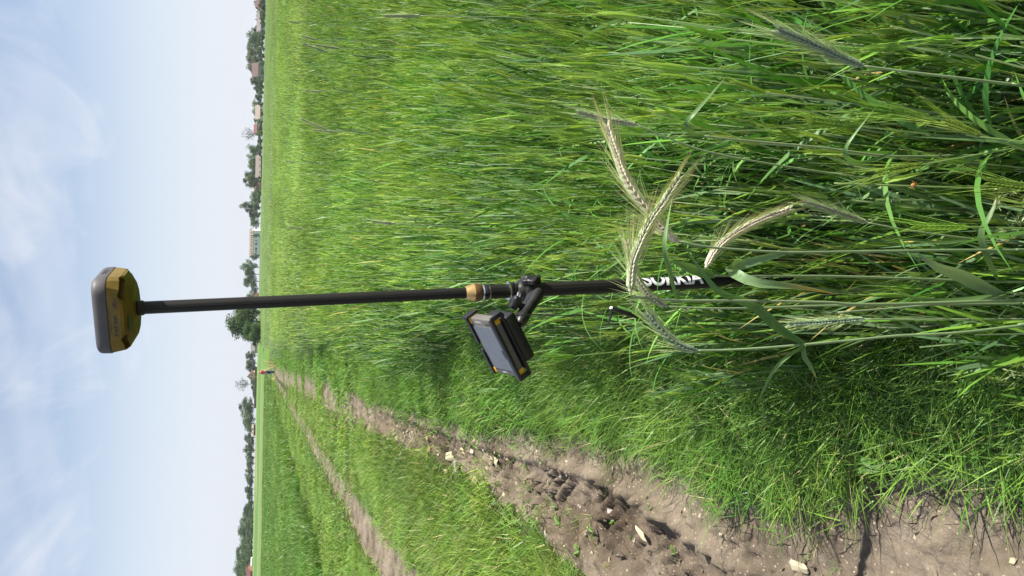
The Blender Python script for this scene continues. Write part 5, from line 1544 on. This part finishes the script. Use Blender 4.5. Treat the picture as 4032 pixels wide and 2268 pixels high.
while nst < 170:
    y = 1.35 + 9.0 * random.random() ** 1.4
    x = float(rut_right(y)) - random.random() * (float(rut_right(y)) - float(rut_left(y)))
    if abs(x) > .40 * y + .25 or soil_mask(x, y) < .55: continue
    sz = random.uniform(.008, .026) * (1 + .10 * y) * (1.9 if random.random() < .10 else 1)
    rub = 5 < y < 8.5 and x < float(rut_right(y)) - .18
    if rub: sz *= 2.1
    me = random.choice(SM[10:15] + SM[0:5]) if rub else random.choice(SM[0:5] + SM[0:5] + SM[5:10] + SM[10:12])
    o = bpy.data.objects.new('limestone_chip', me); link(o)
    tag(o, 'small pale limestone chip scattered in the muddy rut', 'stone', 'limestone chips in the rut')
    o.location = (x, y, float(ground_z(x, y)) + sz * .08)
    o.scale = (sz * random.uniform(.4, .7), sz * random.uniform(.35, .55), sz * random.uniform(.3, .55)); o.rotation_euler = (random.uniform(-.3, .3), random.uniform(-.3, .3), random.uniform(0, 6.28))
    nst += 1
# broad-leaved weeds rooted in the rut
def weed(px, py, r, label, seed, group=None):
    p = ground_hit(px, py); rg = random.Random(seed)
    o = empty('weed', p, label, 'weed', group)
    for k in range(rg.randint(6, 9)):
        a = rg.uniform(0, 6.28); L = r * rg.uniform(.6, 1.1); u = Vector((math.cos(a), math.sin(a), 0))
        leaf_part('leaf', [Vector((0, 0, 0)), u * L * .4 + Vector((0, 0, L * .35)), u * L * .8 + Vector((0, 0, L * .42)), u * L + Vector((0, 0, L * .3))], L * .34, o, M_GRASS, (.09, .17, .03), (.14, .25, .05), face=(0, 0, 1), seg=7)
WL = 'small green rosette weed rooted in the muddy rut'
for i, (px, py, r) in enumerate([(2190, 1995, .05), (2210, 2060, .06), (2340, 2095, .05), (2065, 2010, .05), (1950, 1960, .06), (2285, 2170, .05), (2420, 2050, .04), (2490, 2110, .04), (2660, 2180, .04), (2560, 1985, .03), (1905, 1880, .06), (1840, 1975, .07)]):
    weed(px, py, r, WL, 900 + i, 'rosette weeds in the rut')
weed(3490, 1850, .085, 'broad round light green leaves at the edge of the mud under the grass', 950)

# ------------------------------------------------------------------ crumbled mud thrown up by the tyres
clods = []
for k in range(6):
    me = stone_mesh(800 + k, .65, 12); me.materials.append(M_SOIL)
    clods.append(bpy.data.objects.new('clod', me))
def clod_density(x, y):
    d = rut_right(y) - x; c = np.interp(y, [0, 1.5, 2.5, 4, 8, 30], [0.62, 0.60, 0.52, 0.40, 0.28, 0.18])
    return (soil_mask(x, y) > .6) * (.10 + .75 * np.exp(-((d - c) / .25) ** 2)) * (.3 + 1.4 * (fbm(x * 3, y * 3, 66, 2) > .5))
cp = grid_points(1.2, 9, .045, lambda x, y: clod_density(x, y) * .55)
n = len(cp)
sz = RNG.uniform(.004, .016, n) * np.where(RNG.random(n) < .12, 1.9, 1)
scatter('mud_clods', source_set('mud_clods_source', clods), np.column_stack([cp, ground_z(cp[:, 0], cp[:, 1]) + sz * .2]),
        RNG.uniform(0, 6.28, (n, 3)) * np.array([.1, .1, 1]), np.column_stack([sz, sz * RNG.uniform(.7, 1.2, n), sz * RNG.uniform(.6, 1.1, n)]), RNG.integers(0, 6, n), 'crumbled brown mud clods along the tyre marks', 'mud')
# ------------------------------------------------------------------ thin summer haze over the fields
bm = bmesh.new()
bm_box(bm, (0, 1970, 12.5), (5400, 4400, 29))
m, nt, b, out = new_mat('haze_air')
nt.nodes.remove(b)
pv = nt.nodes.new('ShaderNodeVolumePrincipled')
pv.inputs['Color'].default_value = (.88, .94, 1.0, 1)
pv.inputs['Density'].default_value = .00014
pv.inputs['Anisotropy'].default_value = .3
nt.links.new(pv.outputs[0], out.inputs['Volume'])
tag(bm_obj('haze', bm, m), 'thin pale summer haze over the fields', kind='stuff')
